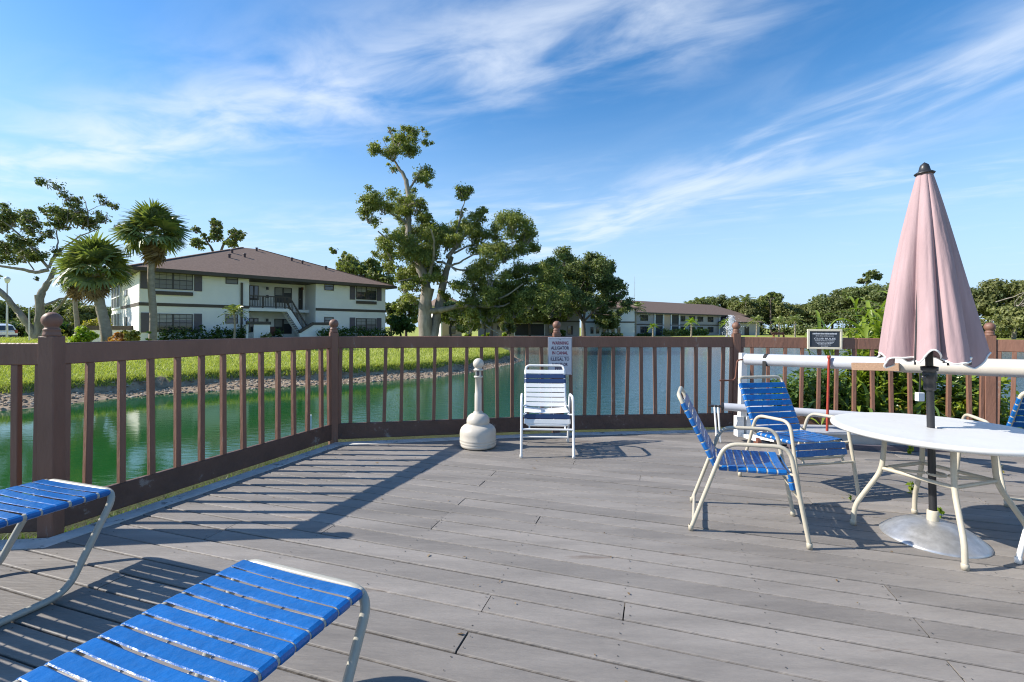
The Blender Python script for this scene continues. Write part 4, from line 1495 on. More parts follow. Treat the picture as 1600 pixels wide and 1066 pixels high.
# white car at the far left (only its rear is in the picture)
car_p = M['carpaint'] = mat('white_car_paint', (0.78, 0.79, 0.80), 0.25, coat=0.6)
cx0 = (20 - 800) / F * 45 - .5
zc_ = gz(cx0 - 2, 45) - .35
car = thing('parked_car', 'white car parked at the left edge of the picture, red tail light showing', 'car', (cx0 - 2.3, 45, zc_))
prof = [(-2.3, .35), (-2.32, .75), (-2.2, .95), (-1.25, 1.08), (-.65, 1.62), (.2, 1.74), (1.5, 1.72), (2.0, 1.55), (2.22, 1.05), (2.3, .9), (2.3, .40), (1.9, .33), (-1.9, .33)]
mb = MB()
vs, fs = [], []
for y, inset in ((-.92, 0), (.92, 0)):
    for x, z in prof:
        k = .14 if z > 1.2 else (0.02 if z > .9 else 0)
        vs.append((x, y - math.copysign(k, y), z))
n = len(prof)
fs = [(i, (i + 1) % n, n + (i + 1) % n, n + i) for i in range(n)] + [tuple(range(n - 1, -1, -1)), tuple(range(n, 2 * n))]
mb.add(vs, fs)
mb.build('body', car_p, car)
for sgn in (-1, 1):
    for x0, x1, k0, k1 in ((-1.0, -.1, -.55, -.08), (.0, 1.0, .02, .95), (1.1, 1.95, 1.12, 1.75)):
        mb = MB()
        y = sgn * .885
        mb.add([(x0, sgn * .912, 1.08), (x1, sgn * .912, 1.08), (k1, sgn * .79, 1.58), (k0, sgn * .79, 1.58)], [(0, 1, 2, 3) if sgn < 0 else (3, 2, 1, 0)])
        mb.build('side_window', M['glass'], car)
mb = MB()
mb.add([(2.245, -.7, 1.08), (2.245, .7, 1.08), (2.035, .68, 1.52), (2.035, -.68, 1.52)], [(0, 1, 2, 3)])
mb.build('rear_window', M['glass'], car)
for sgn in (-1, 1):
    mb = MB()
    mb.bbox((2.12, sgn * .80 - .135, .78), (2.33, sgn * .80 + .135, 1.12), .03)
    mb.build('tail_light', M['red'], car)
for x in (-1.45, 1.42):
    for sgn in (-1, 1):
        mb = MB()
        mb.tube([(x, sgn * .72, .34), (x, sgn * .94, .34)], .34, 20)
        w = mb.build('wheel', M['black_rubber'], car)
        mb = MB()
        mb.tube([(x, sgn * .93, .34), (x, sgn * .952, .34)], .21, 14)
        mb.build('rim', M['galv'], w)
mb = MB()
mb.bbox((2.2, -.88, .38), (2.40, .88, .62), .04)
mb.build('bumper', M['shutter'], car)

# ------------------------------------------------------------------ grass and stones on the left bank
n = 150000
px = rng.uniform(-40, 860, n)
py = 512 + 130 * rng.random(n) ** 1.0
zg_ = -0.30
yy = (EYE - zg_) * F / (py - (PY0 + ROLL * (px - PX0)))
xx = (px - PX0) / F * yy
ok = (yy < 46) & (yy > 9)
xx, yy = xx[ok], yy[ok]
# extra blades hanging over the lip
d = lake_dist(np.stack([xx, yy], 1))
ok = d > 1.0
xx, yy = xx[ok], yy[ok]
seg = LAKE[3:12]
ex = []
for a, b in zip(seg, seg[1:]):
    ab = b - a
    L = np.hypot(*ab)
    k = int(L * 900)
    t = rng.random(k)[:, None]
    nn = np.array([-ab[1], ab[0]]) / L
    ex.append(a + ab * t + nn * rng.uniform(.80, 1.5, (k, 1)))
ex = np.concatenate(ex)
xx, yy = np.concatenate([xx, ex[:, 0]]), np.concatenate([yy, ex[:, 1]])
lipn = len(ex)
zz = ground_z(xx, yy)
n = len(xx)
ok = zz > -0.60
h = (0.05 + 0.05 * rng.random(n)) * (1 + yy / 40)
h[-lipn:] *= 1.25
h = np.where(ok, h, 0.001)
w = 0.010 + yy * 0.0007
az = rng.uniform(0, 6.283, n)
lean = rng.normal(size=(n, 2)) * 0.55
c = np.stack([xx, yy, zz - .01], 1)
sd = np.stack([np.cos(az), np.sin(az), np.zeros(n)], 1) * w[:, None]
tip = c + np.stack([lean[:, 0] * h, lean[:, 1] * h, h], 1)
Vb = np.stack([c - sd, c + sd, tip], 1).reshape(-1, 3)
gb = link(bpy.data.objects.new('grass', mesh_np('grass', Vb, np.arange(n * 3).reshape(n, 3), M['grass'])))
struct(gb, 'stuff')

st_v, st_f = [], []
ico = bmesh.new()
bmesh.ops.create_icosphere(ico, subdivisions=1, radius=1)
iv = np.array([v.co for v in ico.verts])
if_ = np.array([[v.index for v in f.verts] for f in ico.faces])
ico.free()
ns = 2600
k = rng.integers(2, 9, ns)
ab = LAKE[k + 1] - LAKE[k]
nrm = np.stack([-ab[:, 1], ab[:, 0]], 1) / np.hypot(ab[:, 0], ab[:, 1])[:, None]
pp = LAKE[k] + ab * rng.random((ns, 1)) + nrm * rng.uniform(-.05, 1.1, (ns, 1))
pz = ground_z(pp[:, 0], pp[:, 1])
sc_ = np.stack([rng.uniform(.02, .085, ns), rng.uniform(.02, .075, ns), rng.uniform(.012, .035, ns)], 1)
Vs = (iv[None] * sc_[:, None] * rng.uniform(.75, 1.2, (ns, 12, 1)) + np.concatenate([pp, pz[:, None]], 1)[:, None]).reshape(-1, 3)
Fs = (if_[None] + np.arange(ns)[:, None, None] * 12).reshape(-1, 3)
pebble_m = leaf_mat('bank_stone', (0.16, 0.115, 0.08), (0.28, 0.22, 0.16), (0.46, 0.40, 0.32), 0.0, 0.9)
pb = link(bpy.data.objects.new('bank_stones', mesh_np('bank_stones', Vs, Fs, pebble_m)))
struct(pb, 'stuff')

# ================================================================== DECK
FP = [Vector(p) for p in ((-5.2, 2.72, 0), (-2.985, 2.99, 0), (-2.10, 5.43, 0), (.58, 5.98, 0), (3.04, 6.25, 0), (5.66, 5.46, 0), (7.6, 3.6, 0))]


def offset_line(pts, dist):
    out = []
    for i, p in enumerate(pts):
        ns = []
        for a, b in ((i - 1, i), (i, i + 1)):
            if a < 0 or b >= len(pts):
                continue
            d = (pts[b] - pts[a]).normalized()
            ns.append(Vector((d.y, -d.x, 0)))     # to the inside (right hand side when walking P0 -> P6)
        if len(ns) == 1:
            out.append(p + ns[0] * dist)
        else:
            m = (ns[0] + ns[1]).normalized()
            out.append(p + m * dist / max(.35, m.dot(ns[0])))
    return out


edge_in = offset_line(FP, .062)
edge_pl = offset_line(FP, .205)
edge_pl2 = offset_line(FP, .211)
b_dir = Vector((math.cos(R(-17.6)), math.sin(R(-17.6)), 0))
n_dir = Vector((-b_dir.y, b_dir.x, 0))
poly = [(p.dot(b_dir), p.dot(n_dir)) for p in edge_pl2] + [(Vector((7.6, -2.0, 0)).dot(b_dir), Vector((7.6, -2.0, 0)).dot(n_dir)), (Vector((-5.2, -2.0, 0)).dot(b_dir), Vector((-5.2, -2.0, 0)).dot(n_dir))]


def span(v):
    xs = []
    for (u0, v0), (u1_, v1) in zip(poly, poly[1:] + poly[:1]):
        if (v0 <= v) != (v1 <= v):
            xs.append(u0 + (v - v0) * (u1_ - u0) / (v1 - v0))
    return (min(xs), max(xs)) if xs else None


deck_m = MB()
for x in np.arange(-4.8, 7.4, .61):
    pass
deck_pts = offset_line(FP, .10)
dp = [(p.x, p.y) for p in deck_pts] + [(7.6, -2.0), (-5.2, -2.0)]
deck_m.prism(dp[::-1], -.30, -.16)
deck = struct(deck_m.build('deck', M['joist']))

PITCH, GAP, TH = .147, .009, .03
JS = [-.8 + .65 * k for k in range(-6, 12)]      # joist lines carry the board ends and the screws
forced = {}
for ju, pxpy in ((1.135, (1495, 1040)), (1.15, (1397, 922)), (-.15, (975, 962)), (-.8, (760, 942)), (-.8, (715, 1000)), (-.8, (850, 817)), (-1.45, (768, 755)), (-1.45, (791, 740)), (-1.45, (731, 787)), (-.8, (920, 726)), (-1.45, (707, 803))):
    g = G(*pxpy)
    forced.setdefault(int(math.floor(g.dot(n_dir) / PITCH)), []).append(ju)
vmin, vmax = min(p[1] for p in poly), max(p[1] for p in poly)
scr_v, scr_f = [], []
pr = random.Random(5)


def plank_mesh(q, z):
    """board with rounded-over long edges from four plan corners (u,v)"""
    mb = MB()
    (a0, v0), (a1, _), (c1, v1), (c0, _) = q
    e = .006
    def P(u, v, zz):
        return b_dir * u + n_dir * v + Vector((0, 0, zz))
    def lerp(a, c, t):
        return a + (c - a) * t
    w = v1 - v0
    rows = []
    for v, zz in ((v0, z - TH), (v0, z - e), (v0 + e * .35, z - e * .3), (v0 + e, z), (v1 - e, z), (v1 - e * .35, z - e * .3), (v1, z - e), (v1, z - TH)):
        t = (v - v0) / w
        rows.append((P(lerp(a0, c0, t), v, zz), P(lerp(a1, c1, t), v, zz)))
    vs = [p for r_ in rows for p in r_]
    fs = [(2 * i, 2 * i + 1, 2 * i + 3, 2 * i + 2) for i in range(len(rows) - 1)]
    fs += [tuple(range(0, 2 * len(rows), 2))[::-1], tuple(range(1, 2 * len(rows), 2))]
    mb.add(vs, fs)
    return mb


for row in range(int(math.floor(vmin / PITCH)), int(math.ceil(vmax / PITCH))):
    v0, v1 = row * PITCH + GAP / 2, (row + 1) * PITCH - GAP / 2
    s0, s1 = span(v0), span(v1)
    if not s0 or not s1:
        s = s0 or s1
        continue
    L0, L1 = max(s0[0], s1[0] - .6), max(s1[0], s0[0] - .6)
    R0, R1 = s0[1], s1[1]
    lo, hi = max(L0, L1), min(R0, R1)
    cuts = list(forced.get(row, []))
    if not cuts:
        k = pr.choice([0, 1, 2, 3, 4])
        cuts = [JS[k]] if pr.random() < .8 else []
    far = pr.choice([JS[9], JS[10], JS[11], JS[12]])
    if (not cuts) or far - max(cuts) > 1.5:
        cuts.append(far)
    left = min(cuts) - pr.choice([2.6, 3.25])
    cuts.append(left)
    cuts = sorted(c for c in cuts if lo + .3 < c < hi - .3)
    ends = [None] + cuts + [None]
    for a, b in zip(ends, ends[1:]):
        g = pr.uniform(.0015, .004)
        q = ((L0 if a is None else a + g, v0), (R0 if b is None else b - g, v0), (R1 if b is None else b - g, v1), (L1 if a is None else a + g, v1))
        z = pr.uniform(-.0022, .0022)
        o = plank_mesh(q, z).build('plank', M['plank'], deck)
    js = [j for j in JS if lo + .05 < j < hi - .05]
    for j in js:
        near = any(abs(j - c) < .02 for c in cuts)
        for dj in ((-.022, .022) if near else (0,)):
            for vv_ in (v0 + .03, v1 - .03):
                jx = j + dj + pr.uniform(-.008, .008)
                c = b_dir * jx + n_dir * (vv_ + pr.uniform(-.006, .006))
                k = len(scr_v)
                rr = pr.uniform(.0028, .0042)
                for i in range(6):
                    scr_v.append((c.x + rr * math.cos(i * 1.047), c.y + rr * math.sin(i * 1.047), .0032))
                scr_f.append(tuple(range(k, k + 6)))
sm = bpy.data.meshes.new('screws')
sm.from_pydata(scr_v, [], scr_f)
sm.materials.append(M['screw'])
so_ = link(bpy.data.objects.new('screw_heads', sm), deck)
so_['kind'] = 'stuff'
# pale edge boards along the rail
for i in range(len(FP) - 1):
    a, b, c, d = edge_in[i], edge_in[i + 1], edge_pl[i + 1], edge_pl[i]
    mb = MB()
    mb.prism([(a.x, a.y), (d.x, d.y), (c.x, c.y), (b.x, b.y)], -.05, .004)
    mb.build('edge_board', M['edge_board'], deck)

# mossy shelf of ground outside the deck, above the water
sh_o = offset_line(FP, -.80)
sh_i = offset_line(FP, .09)
moss = mat('mossy_ground', (0.04, 0.04, 0.025), 0.95, spec=.1, col2=(0.07, 0.085, 0.03), vscale=14, bump=1.0, bscale=40)
mb = MB()
k = len(FP)
vs = [(p.x, p.y, -.09) for p in sh_i] + [(p.x, p.y, -.13) for p in sh_o] + [(p.x, p.y, -1.6) for p in sh_o]
mb.add(vs, [(j * k + i, j * k + i + 1, (j + 1) * k + i + 1, (j + 1) * k + i) for j in range(2) for i in range(k - 1)])
struct(mb.build('bank_edge', moss))
n = 1900
seg_i = rng.integers(0, 2, n)
A_ = np.array([tuple(p) for p in FP])
t = rng.random(n)[:, None]
ab = (A_[seg_i + 1] - A_[seg_i])
nn_ = np.stack([ab[:, 1], -ab[:, 0], 0 * ab[:, 0]], 1) / np.linalg.norm(ab, axis=1)[:, None]
c = A_[seg_i] + ab * t + nn_ * rng.uniform(-.14, .06, (n, 1))
c[:, 2] = -.09
h = rng.uniform(.02, .085, n)
az = rng.uniform(0, 6.28, n)
sd = np.stack([np.cos(az), np.sin(az), 0 * az], 1) * .006
tip = c + np.stack([rng.normal(size=n) * .5 * h, rng.normal(size=n) * .5 * h, h], 1)
struct(link(bpy.data.objects.new('weeds', mesh_np('weeds', np.stack([c - sd, c + sd, tip], 1).reshape(-1, 3), np.arange(3 * n).reshape(n, 3), M['ginger_dark']))), 'stuff')

# ================================================================== FENCE
fence = thing('deck_fence', 'brown painted timber railing with ball-topped posts round the deck', 'fence', (0, 0, 0))


def post(p, ang):
    o = bpy.data.objects.new('post', post_me)
    link(o, fence)
    o.location = p
    o.rotation_euler = (0, 0, ang)
    b = link(bpy.data.objects.new('ball_finial', ball_me), o)
    return o


mb = MB()
mb.bbox((-.047, -.047, -.9), (.047, .047, 1.285), .005)
post_me = mb.mesh('post', M['fence'])
mb = MB()
mb.lathe([(.001, 1.284), (.046, 1.284), (.046, 1.294), (.044, 1.306), (.041, 1.318), (.044, 1.324), (.044, 1.330), (.037, 1.336), (.034, 1.342)] +
         [(.053 * math.sin(R(a)), 1.388 - .053 * math.cos(R(a))) for a in range(42, 180, 12)] + [(.001, 1.441)], 24)
ball_me = mb.mesh('ball_finial', M['fence'])
for i, p in enumerate(FP):
    if i == 0:
        d = FP[1] - FP[0]
    elif i == len(FP) - 1:
        d = FP[-1] - FP[-2]
    else:
        d = (FP[i + 1] - FP[i]).normalized() + (FP[i] - FP[i - 1]).normalized()
    ang = math.atan2(d.y, d.x)
    if i == 1:
        ang = R(5)
    if i in (2,):
        ang = R(30)
    post(p, ang)
for i in range(len(FP) - 1):
    a, b = FP[i], FP[i + 1]
    d = (b - a).normalized()
    L = (b - a).length
    nv = Vector((d.y, -d.x, 0))
    p, q = a + d * .045, b - d * .045
    splits = [(p, q)]
    if i == 4:
        m_ = p.lerp(q, .51)
        splits = [(p, m_ - d * .002), (m_ + d * .002, q)]
    for s_, e_ in splits:
        mb = MB()
        mb.beam(s_ + Vector((0, 0, 1.17)), e_ + Vector((0, 0, 1.17)), .042, .142, bev=.006)
        mb.build('top_rail', M['fence'], fence)
    mb = MB()
    mb.beam(p + Vector((0, 0, .118)), q + Vector((0, 0, .118)), .042, .185, bev=.006)
    mb.build('bottom_rail', M['fence_bottom'], fence)
    nb = round(L / .196)
    xs = [L * (k + .0) / nb for k in range(1, nb)] + [.072, L - .072]
    for k, x in enumerate(xs):
        o = a + d * x
        mb = MB()
        lean = rnd.uniform(-.009, .009)
        w = .040
        mb.beam(o + Vector((0, 0, .2095)) - d * lean, o + Vector((0, 0, 1.0995)) + d * lean, w, w, up=nv, bev=.003)
        mb.build('baluster', M['fence'], fence)


# ------------------------------------------------------------------ lettering
def text(body, m, width, height, parent, loc, name='lettering', bold=.02):
    cu = bpy.data.curves.new(name, 'FONT')
    cu.body = body
    cu.size = 1
    cu.offset = bold
    cu.align_x = 'CENTER'
    cu.align_y = 'CENTER'
    cu.resolution_u = 3
    t_o = bpy.data.objects.new(name, cu)
    COL.objects.link(t_o)
    bpy.context.view_layer.update()
    me = bpy.data.meshes.new_from_object(t_o.evaluated_get(bpy.context.evaluated_depsgraph_get()))
    bpy.data.objects.remove(t_o)
    co = np.array([v.co for v in me.vertices])
    lo_, hi_ = co.min(0), co.max(0)
    me.transform(Matrix.Translation((-(lo_[0] + hi_[0]) / 2, -(lo_[1] + hi_[1]) / 2, 0)))
    me.transform(Matrix.Diagonal((width / (hi_[0] - lo_[0]), height / (hi_[1] - lo_[1]), 1, 1)))
    me.transform(Matrix.Rotation(R(90), 4, 'X'))
    me.materials.clear()
    me.materials.append(m)
    o = link(bpy.data.objects.new(name, me), parent)
    o.location = loc
    return o


sg_ = thing('warning_sign', 'white warning sign with dark red capitals on the railing behind the white chair', 'sign', (.614, 5.88, .99), R(4))
mb = MB()
mb.bbox((-.155, -.003, -.24), (.155, .004, .24), .0025)
mb.build('sign_plate', M['sign_white'], sg_)
for z, w, s in ((.168, .215, 'WARNING'), (.105, .235, 'ALLIGATOR'), (.042, .205, 'IN CANAL'), (-.036, .240, 'ILLEGAL TO'), (-.105, .20, 'HARASS OR'), (-.160, .125, 'FEED')):
    text(s, M['sign_red'] if s in ('WARNING', 'IN CANAL') else M['sign_dark'], w, .043, sg_, (0, -.0045, z), bold=.035)
mb = MB()
mb.box((-.12, -.0042, -.002), (.12, -.0032, .003))
mb.build('rule_line', M['sign_dark'], sg_)
mb = MB()
for a, b in (((-.148, -.0042, .229), (.148, -.0032, .232)), ((-.148, -.0042, -.232), (.148, -.0032, -.229)), ((-.148, -.0042, -.229), (-.145, -.0032, .229)), ((.145, -.0042, -.229), (.148, -.0032, .229))):
    mb.box(a, b)
mb.build('sign_border', M['sign_dark'], sg_)
mb = MB()
mb.lathe([(.001, 0), (.006, .001), (.004, .004), (.001, .005)], 8)
s_ = mb.build('screw', M['screw'], sg_)
s_.rotation_euler = (R(90), 0, 0)
s_.location = (0, -.003, .213)

fd = (FP[5] - FP[4]).normalized()
nb_ang = math.atan2(fd.y, fd.x)
nv = Vector((fd.y, -fd.x, 0))
c_ = FP[4] + fd * ((4.02 - 3.04) / fd.x) + nv * .05
nt = thing('notice_board', 'small black notice with cream frame on the railing left of the parasol', 'notice', (c_.x, c_.y, 1.222), nb_ang)
mb = MB()
mb.bbox((-.172, -.01, -.108), (.172, .012, .108), .003)
mb.build('board', M['board_black'], nt)
mb = MB()
W_, H_, f_ = .193, .128, .026
for a, b in (((-W_, -.018, H_ - f_), (W_, .014, H_)), ((-W_, -.018, -H_), (W_, .014, -H_ + f_)), ((-W_, -.018, -H_ + f_), (-W_ + f_, .014, H_ - f_)), ((W_ - f_, -.018, -H_ + f_), (W_, .014, H_ - f_))):
    mb.bbox(a, b, .003)
mb.build('frame', M['board_frame'], nt)
text('CLUB RULES', M['chalk'], .24, .022, nt, (0, -.0125, .008), bold=.03)
mb = MB()
r2 = random.Random(3)
for z, hw, hh in ((.072, .135, .010), (.042, .10, .004), (-.020, .11, .004), (-.038, .10, .0035), (-.055, .085, .0035), (-.072, .07, .0035), (-.088, .04, .0035)):
    x = -hw
    while x < hw:
        w = r2.uniform(.006, .02)
        mb.box((x, -.0128, z - hh), (min(x + w, hw), -.0112, z + hh * r2.uniform(.5, 1)))
        x += w + r2.uniform(.002, .006)
mb.build('small_print', M['chalk'], nt)['kind'] = 'stuff'


# ================================================================== STRAP CHAIRS AND LOUNGERS
def strap(mb, p, along, nrm, half, width, r, sag=0.0, th=.003, seg=7):
    """vinyl band wrapped round two rails: p centre, along = across-band direction, nrm = upper side"""
    along, nrm = Vector(along).normalized(), Vector(nrm).normalized()
    x = along.cross(nrm).normalized()
    path = []
    for s in (-1, 1):
        arc = []
        for k in range(5):
            a = R(-60 + 150 * k / 4)
            arc.append((s * (half + (r + th) * math.cos(a) - 0), (r + th) * math.sin(a)))
        arc = [(s * (half + (r + th) * math.cos(R(a))), (r + th) * math.sin(R(a))) for a in (-80, -35, 5, 45, 90)]
        if s < 0:
            path += arc
            for k in range(1, 6):
                t = k / 6
                path.append((-half + 2 * half * t, (r + th) - sag * math.sin(math.pi * t)))
        else:
            path += arc[::-1]
    vs, fs = [], []
    e = min(.004, width * .1)
    sec = [(-width / 2, -th * .6), (-width / 2 + e, 0.0), (width / 2 - e, 0.0), (width / 2, -th * .6), (width / 2 - e, -th * 1.6), (-width / 2 + e, -th * 1.6)]
    m = len(path)
    for i, (px_, pz_) in enumerate(path):
        a, b = path[max(i - 1, 0)], path[min(i + 1, m - 1)]
        tx, tz = b[0] - a[0], b[1] - a[1]
        l = math.hypot(tx, tz)
        nx_, nz_ = -tz / l, tx / l
        for (w_, o_) in sec:
            vs.append(Vector(p) + x * (px_ + nx_ * o_) + nrm * (pz_ + nz_ * o_) + along * w_)
    q = len(sec)
    for i in range(m - 1):
        for k in range(q):
            fs.append((i * q + k, (i + 1) * q + k, (i + 1) * q + (k + 1) % q, i * q + (k + 1) % q))
    mb.add(vs, fs, False)


def make_chair(label, frame, cols, loc, rz, group):
    t = thing('strap_chair', label, 'chair', loc, rz, group)
    hw, hs, r = .272, .228, .0145
    for s in (-1, 1):
        mb = MB()
        pts = [(s * hw, .345, .0), (s * hw, .232, .615), (s * hw, -.135, .600), (s * hw, -.345, .0)]
        mb.tube(fillet(pts, .085, 6), .0135, 10)
        for y in (.345, -.345):
            mb.lathe([(.001, 0), (.017, 0), (.017, .03), (.0145, .034)], 10, (s * hw, y - math.copysign(.004, y), .001))
        mb.build('side_frame', frame, t)
    mb = MB()
    loop = [(-hs, -.425, .895), (-hs, -.185, .425), (-hs, .235, .440), (-hs, .262, .325), (hs, .262, .325), (hs, .235, .440), (hs, -.185, .425), (hs, -.425, .895)]
    mb.tube(fillet(loop, .055, 5, True), r, 10, True)
    mb.build('seat_frame', frame, t)
    mb = MB()
    mb.tube([(-hw, .293, .285), (hw, .293, .285)], .011, 8)
    for s in (-1, 1):
        for p_, q_ in (((s * hw, -.19, .455), (s * (hs - .01), -.195, .445)), ((s * hw, .262, .44), (s * (hs - .01), .24, .43)), ((s * (hs - .04), .262, .325), (s * (hs - .04), .288, .285))):
            bk = MB()
            bk.tube([p_, q_], .009, 6)
            bk.build('bracket', frame, t)
    mb.build('crossbar', frame, t)
    mb = MB()
    mb.tube(fillet([(-hw, -.325, .058), (hw, -.325, .058)], .03), .011, 8)
    mb.build('rear_bar', frame, t)
    for x in (-.07, .075):
        mb = MB()
        mb.tube(fillet([(x, -.40, .845), (x, -.175, .41), (x, .225, .425), (x, .262, .325)], .05, 4), .0035, 6)
        mb.build('support_cord', M['white_vinyl'], t)
    a, b = Vector((0, -.425, .895)), Vector((0, -.185, .425))
    d = (b - a).normalized()
    nrm = Vector((0, -d.z, d.y))
    if nrm.y < 0:
        nrm = -nrm
    for k in range(8):
        mb = MB()
        strap(mb, a + d * (.085 + .0575 * k), d, nrm, hs, .049, r, sag=.004)
        mb.build('back_strap', M[cols['back'][k]], t)
    a, b = Vector((0, -.185, .425)), Vector((0, .235, .44))
    d = (b - a).normalized()
    nrm = Vector((0, -d.z, d.y))
    if nrm.z < 0:
        nrm = -nrm
    for k in range(7):
        mb = MB()
        strap(mb, a + d * (.040 + .0575 * k), d, nrm, hs, .049, r, sag=.012 + .008 * math.sin(k * .5))
        mb.build('seat_strap', M[cols['seat'][k]], t)
    a, b = Vector((0, .235, .44)), Vector((0, .262, .325))
    d = (b - a).normalized()
    for k in range(2):
        mb = MB()
        strap(mb, a + d * (.030 + .053 * k), d, Vector((0, -d.z, d.y)) * (1 if -d.z > 0 else -1), hs, .047, r, sag=.002)
        mb.build('front_strap', M[cols['front'][k]], t)
    return t


BLUE = dict(back=['blue'] * 8, seat=['blue'] * 7, front=['blue'] * 2)
WHITE = dict(back=['white_vinyl', 'navy', 'navy'] + ['white_vinyl'] * 5, seat=['white_vinyl'] * 7, front=['navy', 'white_vinyl'])


def face(fx, fy):
    """rotation that turns a chair's front (+y) to this direction"""
    return math.atan2(fy, fx) - math.pi / 2


# place by one foot: local foot (lx, ly) stands at the ground point
def put(foot, lx, ly, rz):
    c, s = math.cos(rz), math.sin(rz)
    return (foot[0] - (lx * c - ly * s), foot[1] - (lx * s + ly * c), .002)


grp = 'strap chairs on the deck'
rz = face(-.03, -1)
make_chair('white strap chair with navy bands facing us in front of the warning sign', M['white_frame'], WHITE, ((.106 + .664) / 2 + .0, 5.12, .002), rz, grp)
rz = face(.926, -.376)
chA = make_chair('blue strap chair seen from the side, nearest the middle of the deck', M['cream_frame'], BLUE, put((1.206, 3.10), .272, -.345, rz), rz, grp)
rz = face(.205, -.979)
dup(chA, put((2.77, 3.667), -.272, .345, rz), rz, 'blue strap chair facing us behind the side-on chair, left of the white table', grp)
rz = face(.34, .94)
dup(chA, put((3.80, 3.53), -.272, -.345, rz), rz, 'blue strap chair cut off by the right edge beyond the table', grp)
rz = face(-.88, .47)
make_chair('white-legged chair mostly outside the right edge, one leg by the table', M['white_frame'], WHITE, put((2.945, 2.68), .272, .345, rz), rz, grp)


def make_lounger(label, loc, rz, frame):
    t = thing('sun_lounger', label, 'sun lounger', loc, rz, 'blue strap sun loungers')
    hw, r, H = .268, .0165, .447
    hx = .300
    Lb = 1.95
    # bent sled leg at the foot: bar, two legs and floor runners in one tube
    def sled(y0, sgn):
        def q(x, y, z):
            return (x, y0 + sgn * y, z)
        return fillet([q(-hx, -.78, .0155), q(-hx, -.22, .0155), q(-hx, 0, H), q(hx, 0, H), q(hx, -.22, .0155), q(hx, -.78, .0155)], .085, 7)
    mb = MB()
    mb.tube(sled(0, 1), r, 12)
    mb.build('foot_frame', frame, t)
    mb = MB()
    mb.tube(sled(-Lb, -1), r, 12)
    mb.build('head_frame', frame, t)
    for s in (-1, 1):
        mb = MB()
        mb.tube([(s * hw, -.010, H), (s * hw, -Lb + .01, H)], .0145, 10)
        mb.build('side_rail', frame, t)
    for y in (-.46, -1.0, -1.5):
        mb = MB()
        mb.tube(fillet([(-hw, y, H - .012), (-hw + .08, y, H - .05), (hw - .08, y, H - .05), (hw, y, H - .012)], .05, 4), .010, 8)
        mb.build('crossbar', frame, t)
    for x in (-.085, .09):
        mb = MB()
        mb.tube([(x, -.0, H - .004), (x, -Lb, H - .004)], .0038, 6)
        mb.build('support_cord', M['white_vinyl'], t)
    n = int((Lb - .06) / .0588)
    lr = random.Random(int(loc[0] * 100))
    for k in range(n):
        mb = MB()
        y = -.045 - .0588 * k
        tw = lr.uniform(-.02, .02)
        strap(mb, (0, y, H), Vector((tw, -1, 0)), (0, 0, 1), hw, .0510, .0145, sag=.002 + lr.uniform(0, .003))
        mb.build('strap', M['blue'], t)
    return t


d1 = Vector((.575, -.166, 0)).normalized()
make_lounger('blue strap sun lounger in the near foreground at the bottom left', ((-.478 - 1.02) / 2 - .012, (1.60 + 1.76) / 2 + .005, .002), R(-20.5), M['grey_frame'])
make_lounger('blue strap sun lounger cut off by the left edge beside the leftmost post', ((-2.15 - 2.73) / 2, (2.52 + 2.69) / 2, .002), R(-18.0), M['grey_frame'])

# ================================================================== TABLE AND PARASOL
TC = Vector((2.77, 3.0, 0))
tb = thing('patio_table', 'round white table with cream bent legs, parasol pole through its middle', 'table', TC)
mb = MB()
mb.lathe([(.026, .682), (.50, .682), (.553, .680), (.570, .688), (.574, .700), (.568, .711), (.552, .716), (.53, .714), (.40, .717), (.06, .719), (.028, .717), (.026, .682)], 72)
mb.build('tabletop', M['table_top'], tb)
for k in range(4):
    a = R(153 + 90 * k)
    def q(r_, z):
        return (r_ * math.cos(a), r_ * math.sin(a), z)
    mb = MB()
    mb.tube(fillet([q(.265, .68), q(.285, .40), q(.435, .135), q(.442, .0)], .07, 6), .0155, 12)
    mb.lathe([(.001, 0), (.019, 0), (.019, .03), (.016, .034)], 10, (q(.442, 0)[0], q(.442, 0)[1], .001))
    mb.build('leg', M['cream_frame'], tb)
mb = MB()
pts = [(.285 * math.cos(R(153 + 90 * k)), .285 * math.sin(R(153 + 90 * k)), .415) for k in range(4)]
for k in range(4):
    mb.tube([pts[k], pts[(k + 1) % 4]], .0125, 10)
mb.tube([Vector(pts[0]), Vector((-.05, .03, .415))], .010, 8)
mb.tube([Vector(pts[2]), Vector((.05, -.03, .415))], .010, 8)
mb.build('stretcher', M['cream_frame'], tb)
mb = MB()
mb.tube([(.045 * math.cos(k * .628), .045 * math.sin(k * .628), .415) for k in range(10)], .010, 8, True)
mb.build('pole_ring', M['cream_frame'], tb)
mb = MB()
mb.tube([(.25 * math.cos(k * .2618), .25 * math.sin(k * .2618), .668) for k in range(24)], .012, 8, True)
mb.build('apron_ring', M['cream_frame'], tb)

ub = thing('umbrella_stand', 'domed galvanised umbrella stand on the deck under the white table', 'umbrella stand', TC + Vector((-.024, .0, .001)))
mb = MB()
mb.lathe([(.275, 0), (.275, .006), (.266, .014), (.230, .045), (.215, .053), (.208, .061), (.155, .090), (.085, .110), (.04, .116), (.001, .117)], 56)
mb.build('dome', M['galv'], ub)
mb = MB()
mb.lathe([(.030, .112), (.032, .118), (.031, .175), (.026, .182), (.0235, .182)], 20)
mb.build('collar', M['cream_frame'], ub)
mb = MB()
mb.tube([(.028, 0, .15), (.055, 0, .15)], .006, 8)
mb.tube([(.055, -.012, .15), (.055, .012, .15)], .005, 6)
mb.build('thumb_screw', M['galv'], ub)

